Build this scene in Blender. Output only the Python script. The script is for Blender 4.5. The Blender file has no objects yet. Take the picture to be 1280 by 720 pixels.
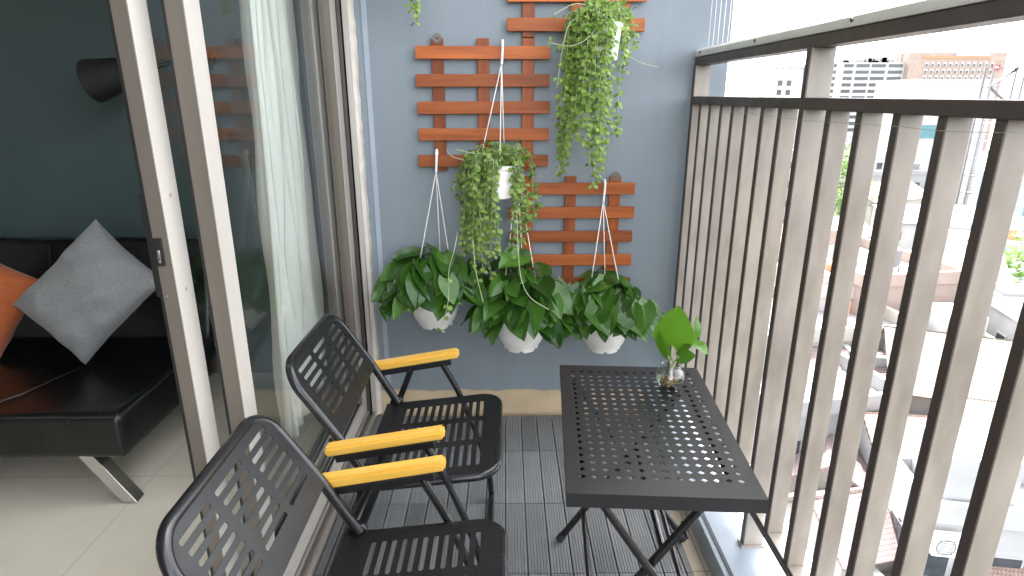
import bpy, bmesh, math, random
from mathutils import Vector, Matrix
random.seed(11)
R = math.radians
PI = math.pi
scn = bpy.context.scene
COL = scn.collection

# ------------------------------------------------------------------ helpers
class MB:
    """collects geometry of ONE mesh"""
    def __init__(s): s.v = []; s.f = []; s.rnd = []
    def add(s, verts, faces, r=0.0):
        o = len(s.v)
        s.v += [tuple(p) for p in verts]; s.rnd += [r]*len(verts)
        s.f += [tuple(o+i for i in f) for f in faces]
        return s
    def box(s, x0, x1, y0, y1, z0, z1, M=None):
        P = [Vector(p) for p in ((x0,y0,z0),(x1,y0,z0),(x1,y1,z0),(x0,y1,z0),(x0,y0,z1),(x1,y0,z1),(x1,y1,z1),(x0,y1,z1))]
        if M is not None: P = [M @ p for p in P]
        return s.add(P, [(0,3,2,1),(4,5,6,7),(0,1,5,4),(1,2,6,5),(2,3,7,6),(3,0,4,7)])
    def cbox(s, x0, x1, y0, y1, z0, z1, c=0.004, M=None):
        """box with chamfered edges"""
        bm = bmesh.new()
        bmesh.ops.create_cube(bm, size=1)
        for v in bm.verts:
            v.co = Vector((x0+(v.co.x+.5)*(x1-x0), y0+(v.co.y+.5)*(y1-y0), z0+(v.co.z+.5)*(z1-z0)))
        bmesh.ops.bevel(bm, geom=bm.edges[:], offset=c, segments=2, affect='EDGES', profile=0.5)
        return s.frombm(bm, M)
    def frombm(s, bm, M=None):
        bm.verts.index_update()
        P = [v.co.copy() for v in bm.verts]
        if M is not None: P = [M @ p for p in P]
        F = [[v.index for v in f.verts] for f in bm.faces]
        bm.free()
        return s.add(P, F)
    def beam(s, a, b, w, h, up=(0,0,1), c=0.0):
        """rectangular bar from a to b; w across, h along up"""
        a = Vector(a); b = Vector(b); t = (b-a); L = t.length; t.normalize()
        u = Vector(up); u = (u - t*u.dot(t)).normalized(); sd = u.cross(t)
        M = Matrix(((t.x,sd.x,u.x,a.x),(t.y,sd.y,u.y,a.y),(t.z,sd.z,u.z,a.z),(0,0,0,1)))
        if c: return s.cbox(0, L, -w/2, w/2, -h/2, h/2, c, M)
        return s.box(0, L, -w/2, w/2, -h/2, h/2, M)
    def tube(s, pts, r, n=8, closed=False, caps=True):
        pts = [Vector(p) for p in pts]; N = len(pts)
        rr = r if isinstance(r, (list, tuple)) else [r]*N
        tang = []
        for i in range(N):
            if closed: t = pts[(i+1) % N]-pts[i-1]
            else: t = pts[min(i+1,N-1)]-pts[max(i-1,0)]
            tang.append(t.normalized())
        t0 = tang[0]; u = Vector((0,0,1)) if abs(t0.z) < .9 else Vector((1,0,0))
        u = (u-t0*u.dot(t0)).normalized(); V = []
        for i in range(N):
            t = tang[i]; u = (u-t*u.dot(t)).normalized(); w = t.cross(u)
            for k in range(n):
                a = 2*PI*k/n
                V.append(pts[i]+(u*math.cos(a)+w*math.sin(a))*rr[i])
        F = []
        for i in range(N if closed else N-1):
            j = (i+1) % N
            for k in range(n):
                F.append((i*n+k, i*n+(k+1) % n, j*n+(k+1) % n, j*n+k))
        if caps and not closed:
            F.append(tuple(range(n-1,-1,-1))); F.append(tuple((N-1)*n+k for k in range(n)))
        return s.add(V, F)
    def lathe(s, prof, n=32, c=(0,0,0), M=None):
        V = []; F = []
        for (r, z) in prof:
            for k in range(n):
                a = 2*PI*k/n; V.append(Vector((r*math.cos(a), r*math.sin(a), z)))
        for i in range(len(prof)-1):
            for k in range(n): F.append((i*n+k, i*n+(k+1) % n, (i+1)*n+(k+1) % n, (i+1)*n+k))
        if M is None: M = Matrix.Translation(c)
        return s.add([M @ p for p in V], F)
    def build(s, name, mat, parent=None, smooth=False, bevel=0.0, recalc=True):
        me = bpy.data.meshes.new(name); me.from_pydata(s.v, [], s.f); me.update()
        if recalc:
            bm = bmesh.new(); bm.from_mesh(me)
            bmesh.ops.recalc_face_normals(bm, faces=bm.faces[:]); bm.to_mesh(me); bm.free()
        at = me.attributes.new('rnd', 'FLOAT', 'POINT'); at.data.foreach_set('value', s.rnd)
        me.materials.append(mat)
        if smooth == 'auto':
            me.polygons.foreach_set('use_smooth', [True]*len(me.polygons))
            me.set_sharp_from_angle(angle=R(35))
        elif smooth:
            me.polygons.foreach_set('use_smooth', [True]*len(me.polygons))
        o = bpy.data.objects.new(name, me); COL.objects.link(o)
        if parent is not None: o.parent = parent
        if bevel:
            m = o.modifiers.new('edge', 'BEVEL'); m.width = bevel; m.segments = 2; m.limit_method = 'ANGLE'; m.angle_limit = R(40)
        return o

def tag(o, label=None, cat=None, group=None, kind=None):
    if label: o['label'] = label
    if cat: o['category'] = cat
    if group: o['group'] = group
    if kind: o['kind'] = kind
    return o
def thing(name, label, cat, loc=(0,0,0), rz=0, group=None):
    o = bpy.data.objects.new(name, None); COL.objects.link(o)
    o.location = loc; o.rotation_euler = (0,0,rz); o.empty_display_size = .1
    return tag(o, label, cat, group)
def copy_tree(o, parent=None):
    c = o.copy(); COL.objects.link(c); c.parent = parent
    for ch in list(o.children): copy_tree(ch, c)
    return c
def arc(cx, cy, r, a0, a1, n):
    return [(cx+r*math.cos(R(a0+(a1-a0)*i/n)), cy+r*math.sin(R(a0+(a1-a0)*i/n))) for i in range(n+1)]
def rrect(x0, x1, y0, y1, r, n=4):
    return (arc(x1-r,y0+r,r,-90,0,n)+arc(x1-r,y1-r,r,0,90,n)+arc(x0+r,y1-r,r,90,180,n)+arc(x0+r,y0+r,r,180,270,n))
def perforated(loops, thick, bev=0.0):
    """flat sheet (first loop) with holes (other loops) -> verts, faces"""
    cu = bpy.data.curves.new('sheet', 'CURVE'); cu.dimensions = '2D'; cu.fill_mode = 'BOTH'
    cu.extrude = thick/2; cu.bevel_depth = bev; cu.bevel_resolution = 0; cu.resolution_u = 1
    for lp in loops:
        sp = cu.splines.new('POLY'); sp.points.add(len(lp)-1); sp.use_cyclic_u = True
        for i, p in enumerate(lp): sp.points[i].co = (p[0], p[1], 0, 1)
    ob = bpy.data.objects.new('sheet', cu); COL.objects.link(ob)
    dg = bpy.context.evaluated_depsgraph_get(); dg.update()
    me = bpy.data.meshes.new_from_object(ob.evaluated_get(dg))
    V = [v.co.copy() for v in me.vertices]; F = [tuple(p.vertices) for p in me.polygons]
    bpy.data.objects.remove(ob); bpy.data.meshes.remove(me); bpy.data.curves.remove(cu)
    return V, F
def subdivide(pts, n=6):
    """Catmull-Rom through pts"""
    P = [Vector(p) for p in pts]; out = []
    P = [P[0]*2-P[1]] + P + [P[-1]*2-P[-2]]
    for i in range(1, len(P)-2):
        for k in range(n):
            t = k/n; a,b,c,d = P[i-1],P[i],P[i+1],P[i+2]
            out.append(.5*((2*b)+(c-a)*t+(2*a-5*b+4*c-d)*t*t+(3*b-3*c+d-a)*t**3))
    out.append(P[-2]); return out

# ------------------------------------------------------------------ materials
def nmat(name):
    m = bpy.data.materials.new(name); m.use_nodes = True
    nt = m.node_tree; return m, nt, nt.nodes, nt.links, nt.nodes['Principled BSDF']
def setp(b, **k):
    for a, v in k.items():
        a = a.replace('_', ' ')
        if a in b.inputs: b.inputs[a].default_value = v
def c4(c): return (c[0], c[1], c[2], 1)
def coords(nodes, links, scale=(1,1,1), mode='Object', rot=(0,0,0)):
    tc = nodes.new('ShaderNodeTexCoord'); mp = nodes.new('ShaderNodeMapping')
    mp.inputs['Scale'].default_value = scale; mp.inputs['Rotation'].default_value = rot
    links.new(tc.outputs[mode], mp.inputs[0]); return mp.outputs[0]
def noise(nodes, links, vec, scale, detail=4, rough=.55):
    n = nodes.new('ShaderNodeTexNoise'); n.inputs['Scale'].default_value = scale
    n.inputs['Detail'].default_value = detail; n.inputs['Roughness'].default_value = rough
    if vec is not None: links.new(vec, n.inputs['Vector'])
    return n.outputs['Fac']
def ramp(nodes, links, fac, stops):
    r = nodes.new('ShaderNodeValToRGB'); e = r.color_ramp.elements
    while len(e) < len(stops): e.new(.5)
    for i, (p, c) in enumerate(stops): e[i].position = p; e[i].color = c4(c) if len(c) == 3 else c
    links.new(fac, r.inputs[0]); return r.outputs[0]
def bump(nodes, links, fac, bsdf, strength=.2, dist=.002):
    b = nodes.new('ShaderNodeBump'); b.inputs['Strength'].default_value = strength; b.inputs['Distance'].default_value = dist
    links.new(fac, b.inputs['Height']); links.new(b.outputs[0], bsdf.inputs['Normal']); return b
def varied(name, c1, c2, scale=6, rough=.5, metal=0, bumps=.15, bscale=None, bdist=.002, mode='Object', vscale=(1,1,1), spec=None, roughvar=0):
    m, nt, N, L, b = nmat(name)
    v = coords(N, L, vscale, mode); f = noise(N, L, v, scale)
    L.new(ramp(N, L, f, [(.3, c1), (.7, c2)]), b.inputs['Base Color'])
    setp(b, Roughness=rough, Metallic=metal)
    if spec is not None: setp(b, Specular_IOR_Level=spec)
    if bumps:
        f2 = noise(N, L, v, bscale or scale*8, 3); bump(N, L, f2, b, bumps, bdist)
    if roughvar:
        f3 = noise(N, L, v, scale*3, 5)
        mr = N.new('ShaderNodeMapRange'); mr.inputs[1].default_value = .3; mr.inputs[2].default_value = .7
        mr.inputs[3].default_value = rough-roughvar; mr.inputs[4].default_value = rough+roughvar
        L.new(f3, mr.inputs[0]); L.new(mr.outputs[0], b.inputs['Roughness'])
    return m
M = {}
M['black_steel'] = varied('black_steel', (.0055,.0055,.006), (.009,.009,.010), 9, .36, 0, .06, 160, .0006, roughvar=.06, spec=.4)
M['black_tube'] = varied('black_tube', (.006,.006,.0065), (.010,.010,.011), 9, .24, 0, .03, 120, .0005, roughvar=.05)
M['rubber'] = varied('rubber', (.01,.01,.01), (.02,.02,.02), 20, .7)
M['bronze'] = varied('bronze_paint', (.055,.042,.036), (.075,.058,.050), 7, .45, 0, .08, 200, .0006, roughvar=.08)
M['baluster'] = varied('baluster_paint', (.225,.195,.160), (.345,.305,.258), 14, .42, 0, .12, 90, .0008, vscale=(1,1,.35), roughvar=.08)
M['rail_cap'] = varied('rail_cap', (.66,.66,.61), (.74,.74,.69), 5, .35, 0, .04, roughvar=.08)
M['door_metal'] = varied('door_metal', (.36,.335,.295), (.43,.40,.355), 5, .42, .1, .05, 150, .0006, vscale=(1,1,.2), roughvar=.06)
M['door_edge'] = varied('door_edge', (.125,.105,.082), (.165,.14,.112), 6, .45, .1, .05, 150, .0006, vscale=(1,1,.2))  # darker copy of the door metal, shade of the leading edge in its colour
M['gasket'] = varied('gasket', (.004,.004,.004), (.009,.009,.009), 10, .6)
M['caulk'] = varied('caulk', (.46,.41,.35), (.60,.55,.48), 14, .7, 0, .3, 40, .003)
M['chrome'] = varied('chrome', (.62,.62,.62), (.70,.70,.69), 8, .22, 1, .02)
M['steel'] = varied('steel', (.35,.34,.32), (.5,.49,.47), 20, .35, 1, .05)
M['leather'] = varied('leather', (.0035,.0038,.0042), (.008,.0085,.009), 5, .30, 0, .12, 130, .0006, roughvar=.03)
M['piping'] = varied('piping', (.02,.018,.017), (.03,.028,.027), 8, .4)
M['plastic_white'] = varied('plastic_white', (.70,.68,.63), (.79,.77,.72), 40, .32, 0, .05)
M['cord'] = varied('cord', (.68,.64,.58), (.76,.73,.68), 30, .45, 0, .05)
M['soil'] = varied('soil', (.02,.014,.01), (.05,.035,.025), 60, .95, 0, .8, 90, .01)
M['stem_green'] = varied('stem_green', (.09,.16,.035), (.15,.22,.06), 30, .45)
M['stem_pale'] = varied('stem_pale', (.30,.34,.18), (.42,.44,.28), 30, .5)
M['root'] = varied('root', (.22,.10,.04), (.42,.24,.11), 60, .6)
M['kerb'] = varied('kerb_paint', (.27,.31,.35), (.36,.40,.44), 7, .55, 0, .25, 40, .002, roughvar=.1)
M['kerb_edge'] = varied('kerb_edge', (.03,.034,.04), (.05,.055,.06), 8, .6)
M['plaster'] = varied('plaster', (.5,.49,.47), (.58,.57,.55), 4, .8)
M['teal_wall'] = varied('teal_wall', (.070,.104,.104), (.080,.117,.116), 3, .75, 0, .1, 60, .001)

def mat_wall():
    m, nt, N, L, b = nmat('blue_wall_paint')
    v = coords(N, L); f = noise(N, L, v, 2.2, 5)
    col = ramp(N, L, f, [(.25, (.178,.210,.232)), (.75, (.212,.246,.270))])
    v2 = coords(N, L, (26,26,1.2)); f2 = noise(N, L, v2, 1.0, 3)      # vertical roller streaks
    mx = N.new('ShaderNodeMixRGB'); mx.blend_type = 'MULTIPLY'; mx.inputs[0].default_value = .35
    L.new(col, mx.inputs[1]); L.new(ramp(N, L, f2, [(.3, (.82,.82,.82)), (.7, (1,1,1))]), mx.inputs[2])
    L.new(mx.outputs[0], b.inputs['Base Color']); setp(b, Roughness=.62)
    f3 = noise(N, L, v, 55, 4); bump(N, L, f3, b, .25, .002); return m
M['blue_wall'] = mat_wall()

def mat_deck():
    m, nt, N, L, b = nmat('deck_composite')
    v = coords(N, L); f = noise(N, L, v, 5, 5)
    v2 = coords(N, L, (60,2.5,1)); f2 = noise(N, L, v2, 2, 4)
    a = N.new('ShaderNodeMath'); a.operation = 'ADD'; L.new(f, a.inputs[0]); L.new(f2, a.inputs[1])
    h = N.new('ShaderNodeMath'); h.operation = 'MULTIPLY'; h.inputs[1].default_value = .5; L.new(a.outputs[0], h.inputs[0])
    at = N.new('ShaderNodeAttribute'); at.attribute_name = 'rnd'
    col = ramp(N, L, h.outputs[0], [(.3, (.135,.138,.135)), (.7, (.21,.214,.21))])
    mx = N.new('ShaderNodeMixRGB'); mx.blend_type = 'MULTIPLY'; mx.inputs[0].default_value = 1
    L.new(col, mx.inputs[1]); L.new(ramp(N, L, at.outputs['Fac'], [(0, (.8,.8,.8)), (1, (1.08,1.08,1.08))]), mx.inputs[2])
    L.new(mx.outputs[0], b.inputs['Base Color'])
    setp(b, Roughness=.52); bump(N, L, noise(N, L, v, 180, 3), b, .2, .001); return m
M['deck'] = mat_deck()
M['ear'] = varied('dull_iron', (.10,.085,.07), (.17,.15,.13), 30, .5, .6, .1)

def mat_tile(name, c1, c2, grout, sx, sy, rough=.3):
    m, nt, N, L, b = nmat(name)
    v = coords(N, L); f = noise(N, L, v, 3.5, 6)
    col = ramp(N, L, f, [(.3, c1), (.7, c2)])
    br = N.new('ShaderNodeTexBrick'); br.offset = 0; br.inputs['Scale'].default_value = 1
    br.inputs['Brick Width'].default_value = sx; br.inputs['Row Height'].default_value = sy; br.inputs['Mortar Size'].default_value = .002
    L.new(v, br.inputs['Vector'])
    mx = N.new('ShaderNodeMixRGB'); L.new(br.outputs['Fac'], mx.inputs[0]); L.new(col, mx.inputs[1]); mx.inputs[2].default_value = c4(grout)
    L.new(mx.outputs[0], b.inputs['Base Color']); setp(b, Roughness=rough); return m
M['room_tile'] = mat_tile('room_tile', (.68,.61,.48), (.76,.69,.56), (.52,.48,.40), .68, .68, .3)
M['cream_tile'] = mat_tile('cream_tile', (.31,.26,.19), (.41,.35,.265), (.15,.12,.09), .31, .31, .4)
M['skirting'] = varied('skirting_tile', (.41,.31,.195), (.53,.415,.275), 7, .5, 0, .3, 60, .003)

def mat_wood(name, dark, light, along, rough=.42, coat=0, var=.35, fine=1.0):
    m, nt, N, L, b = nmat(name)
    sc = [38*fine,38*fine,38*fine]; sc['xyz'.index(along)] = 2.2*fine
    oi = N.new('ShaderNodeObjectInfo'); tc = N.new('ShaderNodeTexCoord'); mp = N.new('ShaderNodeMapping')
    mp.inputs['Scale'].default_value = sc; L.new(tc.outputs['Object'], mp.inputs[0])
    cb = N.new('ShaderNodeCombineXYZ')
    ml = N.new('ShaderNodeMath'); ml.operation = 'MULTIPLY'; ml.inputs[1].default_value = 57; L.new(oi.outputs['Random'], ml.inputs[0])
    for i in range(3): L.new(ml.outputs[0], cb.inputs[i])
    L.new(cb.outputs[0], mp.inputs['Location'])
    f = noise(N, L, mp.outputs[0], 1.0, 6, .6)
    col = ramp(N, L, f, [(.28, dark), (.72, light)])
    hs = N.new('ShaderNodeHueSaturation'); L.new(col, hs.inputs['Color'])
    mr = N.new('ShaderNodeMapRange'); mr.inputs[3].default_value = 1-var; mr.inputs[4].default_value = 1+var
    L.new(oi.outputs['Random'], mr.inputs[0]); L.new(mr.outputs[0], hs.inputs['Value'])
    L.new(hs.outputs[0], b.inputs['Base Color']); setp(b, Roughness=rough, Specular_IOR_Level=.3, Coat_Weight=coat, Coat_Roughness=.15)
    bump(N, L, f, b, .2, .0015); return m
M['trellis'] = mat_wood('trellis_wood', (.185,.042,.009), (.38,.104,.022), 'x', .45)
M['trellis_up'] = mat_wood('trellis_wood_upright', (.17,.038,.009), (.345,.092,.020), 'z', .45)
M['arm_wood'] = mat_wood('armrest_wood', (.60,.33,.045), (.76,.46,.085), 'x', .34, .4, .06, .8)

def mat_leaf(name, dark, light, rough=.33, trans=.25, veins=False):
    m, nt, N, L, b = nmat(name)
    at = N.new('ShaderNodeAttribute'); at.attribute_name = 'rnd'
    v = coords(N, L); f = noise(N, L, v, 18, 4)
    a = N.new('ShaderNodeMath'); a.operation = 'MULTIPLY_ADD'; a.inputs[1].default_value = .35
    L.new(f, a.inputs[0]); L.new(at.outputs['Fac'], a.inputs[2])
    s = N.new('ShaderNodeMath'); s.operation = 'SUBTRACT'; s.inputs[1].default_value = .17; L.new(a.outputs[0], s.inputs[0])
    col = ramp(N, L, s.outputs[0], [(0, dark), (1, light)])
    L.new(col, b.inputs['Base Color']); setp(b, Roughness=rough, Specular_IOR_Level=.45)
    bump(N, L, noise(N, L, v, 60, 3), b, .12, .002)
    tr = N.new('ShaderNodeBsdfTranslucent'); mx = N.new('ShaderNodeMixShader'); mx.inputs[0].default_value = trans
    hs = N.new('ShaderNodeHueSaturation'); hs.inputs['Value'].default_value = 1.9; hs.inputs['Hue'].default_value = .485; L.new(col, hs.inputs['Color'])
    L.new(hs.outputs[0], tr.inputs[0])
    L.new(b.outputs[0], mx.inputs[1]); L.new(tr.outputs[0], mx.inputs[2])
    L.new(mx.outputs[0], N['Material Output'].inputs[0]); return m
M['pothos'] = mat_leaf('pothos_leaf', (.013,.050,.006), (.062,.155,.020), .27, .2)
M['cutting_leaf'] = mat_leaf('pothos_cutting_leaf', (.035,.115,.008), (.085,.215,.016), .3, .3)  # brighter green for the cutting's leaves
M['dischidia_bright'] = mat_leaf('trailing_leaf_bright', (.085,.17,.020), (.24,.36,.07), .42, .3)
M['dischidia_dark'] = mat_leaf('trailing_leaf_dark', (.055,.115,.016), (.21,.31,.06), .42, .25)
M['tree_leaf'] = mat_leaf('tree_leaf', (.05,.11,.015), (.12,.20,.03), .6, .25)

def mat_glass(name, tint=(.92,.97,.95), f0=.04, rough=0.0, k=1.0):
    m, nt, N, L, b = nmat(name); N.remove(b)
    lw = N.new('ShaderNodeLayerWeight'); lw.inputs[0].default_value = .5
    p = N.new('ShaderNodeMath'); p.operation = 'POWER'; p.inputs[1].default_value = 5; L.new(lw.outputs['Facing'], p.inputs[0])
    ma = N.new('ShaderNodeMath'); ma.operation = 'MULTIPLY_ADD'; ma.inputs[1].default_value = (1-f0)*k; ma.inputs[2].default_value = f0; L.new(p.outputs[0], ma.inputs[0])
    t = N.new('ShaderNodeBsdfTransparent'); t.inputs[0].default_value = c4(tint)
    g = N.new('ShaderNodeBsdfGlossy'); g.inputs['Roughness'].default_value = rough
    mx = N.new('ShaderNodeMixShader'); L.new(ma.outputs[0], mx.inputs[0]); L.new(t.outputs[0], mx.inputs[1]); L.new(g.outputs[0], mx.inputs[2])
    L.new(mx.outputs[0], N['Material Output'].inputs[0]); return m
M['glass'] = mat_glass('window_glass', (.975,.985,.98), .04, k=.58)
M['bowl_glass'] = mat_glass('bowl_glass', (.93,.955,.945), .07, k=1.0)
M['water'] = mat_glass('bowl_water', (.93,.95,.88), .01, k=.25)

def mat_fabric(name, c1, c2, scale, trans=0, rough=.9, ws=900):
    m, nt, N, L, b = nmat(name)
    v = coords(N, L); f = noise(N, L, v, scale, 6, .7)
    col = ramp(N, L, f, [(.3, c1), (.7, c2)]); L.new(col, b.inputs['Base Color'])
    setp(b, Roughness=rough, Sheen_Weight=.2); bump(N, L, noise(N, L, v, ws, 2), b, .35, .001)
    if trans:
        tr = N.new('ShaderNodeBsdfTranslucent'); L.new(col, tr.inputs[0]); mx = N.new('ShaderNodeMixShader'); mx.inputs[0].default_value = trans
        L.new(b.outputs[0], mx.inputs[1]); L.new(tr.outputs[0], mx.inputs[2]); L.new(mx.outputs[0], N['Material Output'].inputs[0])
    return m
M['curtain'] = mat_fabric('curtain_cloth', (.90,.885,.80), (.94,.925,.85), 30, .15)
M['grey_cloth'] = mat_fabric('grey_cloth', (.18,.18,.182), (.28,.28,.28), 130)
M['orange_cloth'] = mat_fabric('orange_cloth', (.40,.095,.025), (.52,.135,.04), 60)
M['grey_curtain'] = mat_fabric('grey_curtain', (.14,.15,.15), (.19,.2,.2), 30, .1)

def flat(name, c, rough=.8, v=.12, scale=.6):
    return varied(name, tuple(x*(1-v) for x in c), tuple(min(1,x*(1+v)) for x in c), scale, rough, 0, 0)
M['b_white'] = flat('facade_white', (.31,.307,.297)); M['b_pink'] = flat('facade_pinkish', (.235,.18,.15)); M['b_blue'] = flat('facade_pale_blue', (.26,.31,.36))
M['b_cream'] = flat('facade_cream', (.29,.27,.235)); M['b_grey'] = flat('facade_grey', (.21,.207,.203)); M['b_orange'] = flat('facade_orange', (.45,.17,.07))
M['b_win'] = varied('facade_window', (.03,.034,.04), (.06,.064,.07), 2, .15); M['b_teal'] = varied('facade_teal_glass', (.06,.14,.16), (.10,.19,.21), 2, .15)
M['b_roofgrey'] = flat('roof_concrete', (.21,.207,.2), .9, .15, .4); M['b_steel'] = flat('outside_steel', (.13,.125,.125), .6)
M['red_sign'] = flat('red_sign', (.55,.03,.04)); M['sign_white'] = flat('sign_white', (.8,.8,.8))
M['ac_white'] = flat('air_unit_white', (.6,.6,.56)); M['awning'] = flat('blue_awning', (.12,.30,.50)); M['tank'] = flat('tank_orange', (.6,.16,.08))
M['ground'] = varied('city_ground', (.14,.135,.125), (.22,.21,.195), .12, .9, 0, 0)
M['road'] = varied('road_asphalt', (.05,.05,.05), (.08,.08,.08), .5, .9, 0, 0)
def mat_rooftile(name, c1, c2):
    m, nt, N, L, b = nmat(name)
    v = coords(N, L)
    br = N.new('ShaderNodeTexBrick'); br.inputs['Scale'].default_value = 1; br.inputs['Brick Width'].default_value = .13; br.inputs['Row Height'].default_value = .19
    br.inputs['Mortar Size'].default_value = .014; br.inputs['Color1'].default_value = c4(c1); br.inputs['Color2'].default_value = c4(c2); br.inputs['Mortar'].default_value = c4([x*.45 for x in c1])
    L.new(v, br.inputs['Vector']); L.new(br.outputs['Color'], b.inputs['Base Color']); setp(b, Roughness=.85); return m
M['r_beige'] = mat_rooftile('roof_tile_beige', (.165,.14,.11), (.245,.215,.175)); M['r_brown'] = mat_rooftile('roof_tile_brown', (.165,.11,.085), (.225,.155,.12))
M['r_pink'] = mat_rooftile('roof_tile_mauve', (.15,.11,.105), (.21,.155,.15))

# ------------------------------------------------------------------ camera
CAMH = 1.4
cam = bpy.data.cameras.new('camera'); cam.sensor_width = 36; cam.lens = 764/1280*36; cam.clip_start = .05; cam.clip_end = 3000
co = bpy.data.objects.new('camera', cam); COL.objects.link(co)
co.location = (0,0,CAMH); co.rotation_euler = (R(90-17.6), 0, R(-.57)); scn.camera = co
def ray(px, py):
    P = R(17.6); a = (px-640)/764; b = -(py-360)/764; th = R(-.57)
    d = (a, math.cos(P)+b*math.sin(P), -math.sin(P)+b*math.cos(P))
    return Vector((math.cos(th)*d[0]-math.sin(th)*d[1], math.sin(th)*d[0]+math.cos(th)*d[1], d[2]))
def onY(px, py, y): d = ray(px, py); return Vector((0,0,CAMH))+d*(y/d.y)
def onX(px, py, x): d = ray(px, py); return Vector((0,0,CAMH))+d*(x/d.x)
def onZ(px, py, z): d = ray(px, py); return Vector((0,0,CAMH))+d*((z-CAMH)/d.z)

WY = 2.535      # face of the blue end wall
CEIL = 2.95
TOP = 7.0       # underside of the unseen balcony slab, raised high to let sky light in

# ------------------------------------------------------------------ setting close by
b = MB()
rows = [-1.18+.3375*k for k in range(0, 11)]
x0 = -.005
yj = [2.195-.3375*k for k in range(-1, 11)]
for k in range(-9, 9):
    xa = x0+.0695*k+.002; xb = x0+.0695*(k+1)-.002
    if xb < -.592 or xa > .575: continue
    xa = max(xa, -.588); xb = min(xb, .572)
    for j in range(len(yj)):
        ya = yj[j]-.3375+.0015; yb = min(yj[j]-.0015, 2.482)
        if yb <= ya: continue
        n = 7; w = (xb-xa)/n; V = []; r = random.random()
        # ribbed top: n flat ribs with small grooves
        prof = [(xa, -.022), (xa, -.0015)]
        for i in range(n):
            a0 = xa+w*i; a1 = a0+w
            prof += [(a0+w*.14, 0.0), (a1-w*.14, 0.0)]
            if i < n-1: prof += [(a1-w*.04, -.0022), (a1+w*.04, -.0022)]
        prof += [(xb, -.0015), (xb, -.022)]
        V = [(p[0], ya, p[1]) for p in prof]+[(p[0], yb, p[1]) for p in prof]; m_ = len(prof)
        F = [(i, i+1, m_+i+1, m_+i) for i in range(m_-1)]+[tuple(range(m_)), tuple(m_+i for i in range(m_-1,-1,-1))]
        b.add(V, F, r)
tag(b.build('balcony_floor', M['deck']), kind='structure')
tag(MB().box(-.60, .86, -1.4, WY+.02, -.12, -.024).build('floor', M['cream_tile']), kind='structure')
tag(MB().box(-4.3, -.79, -1.6, 2.97, -.12, -.004).build('floor', M['room_tile']), kind='structure')
k = MB(); k.box(.636, .93, -1.4, WY, -.12, .055)
kerb = tag(k.build('kerb', M['kerb'], bevel=.004), kind='structure')
MB().box(.652, .663, -1.4, WY-.002, .0552, .0585).build('kerb_groove', M['kerb_edge'], kerb)

w = thing('wall', 'blue-grey painted end wall of the balcony with a cream tile skirting', 'wall', (0,WY,0))
MB().box(-.575, .87, 0, .25, -.12, TOP).build('wall_face', M['blue_wall'], w)
# skirting with wavy paint edge on top
b = MB(); n = 60; V = []; F = []
for i in range(n+1):
    x = -.574+1.22*i/n; h = .106+.0035*math.sin(x*23)+.002*math.sin(x*61+1)+random.uniform(-.001,.001)
    V += [(x,-.006,-.02),(x,-.006,h),(x,.0,h+.001),(x,.0,-.02)]
for i in range(n):
    a = 4*i
    for q in range(4): F.append((a+q, a+(q+1) % 4, a+4+(q+1) % 4, a+4+q))
F += [(0,1,2,3), (4*n+3,4*n+2,4*n+1,4*n)]
b.add(V, F); b.build('skirting', M['skirting'], w)
MB().box(-.574, .64, -.010, -.0065, -.022, .012).build('skirting_foot', M['skirting'], w)
M['pale_blue'] = varied('paler_blue', (.27,.315,.365), (.32,.365,.415), 6, .5, 0, .2, 50, .001)
MB().box(-.548, -.528, -.003, .001, .107, TOP).build('corner_strip', M['pale_blue'], w, bevel=.001)  # paler blue strip down the wall beside the door frame

tag(MB().box(-4.3, -.80, 2.96, 3.15, -.12, CEIL).build('wall', M['teal_wall']), 'dark teal wall of the room behind the black sofa', 'wall')
tag(MB().box(-4.45, -4.3, -1.6, 3.15, -.12, CEIL).build('wall', M['plaster']), kind='structure')
tag(MB().box(-4.3, -.60, -1.8, -1.6, -.12, CEIL).build('wall', M['plaster']), kind='structure')
tag(MB().box(-.80, -.60, -1.6, -.5, -.12, TOP).build('wall', M['plaster']), kind='structure')
tag(MB().box(-.80, -.60, -.5, 2.57, 2.502, TOP).build('wall', M['plaster']), kind='structure')
tag(MB().box(-.80, -.579, 2.572, 2.96, -.12, TOP).build('wall', M['plaster']), kind='structure')
tag(MB().box(-4.45, -.801, -1.8, 3.15, CEIL, CEIL+.2).build('ceiling', M['plaster']), kind='structure')

tag(MB().box(-.80, .98, -1.8, 3.15, TOP+.002, TOP+.2).build('ceiling', M['plaster']), kind='structure')  # unseen slab over the balcony, placed far up for more sky light

# ------------------------------------------------------------------ sliding glass door
fr = thing('door_frame', 'cream aluminium door frame with grooved jamb and floor track', 'door frame', (0,0,0))
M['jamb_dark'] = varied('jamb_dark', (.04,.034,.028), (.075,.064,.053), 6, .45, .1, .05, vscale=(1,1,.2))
jb = None
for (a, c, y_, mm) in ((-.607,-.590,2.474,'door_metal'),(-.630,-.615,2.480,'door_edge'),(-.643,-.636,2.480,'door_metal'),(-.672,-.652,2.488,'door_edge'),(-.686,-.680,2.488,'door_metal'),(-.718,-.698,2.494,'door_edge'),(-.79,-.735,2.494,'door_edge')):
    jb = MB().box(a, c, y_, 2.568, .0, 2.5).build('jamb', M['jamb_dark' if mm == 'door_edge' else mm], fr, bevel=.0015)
MB().box(-.79, -.593, 2.512, 2.569, .0, 2.5).build('gasket', M['gasket'], fr)
ck = MB(); V = []; F = []; n = 80
for i in range(n+1):
    z = 2.5*i/n; e = random.uniform(-.0025,.0025)
    V += [(-.5905,2.50,z),(-.577+e,2.505,z),(-.574+e,2.536,z),(-.5905,2.536,z)]
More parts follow.
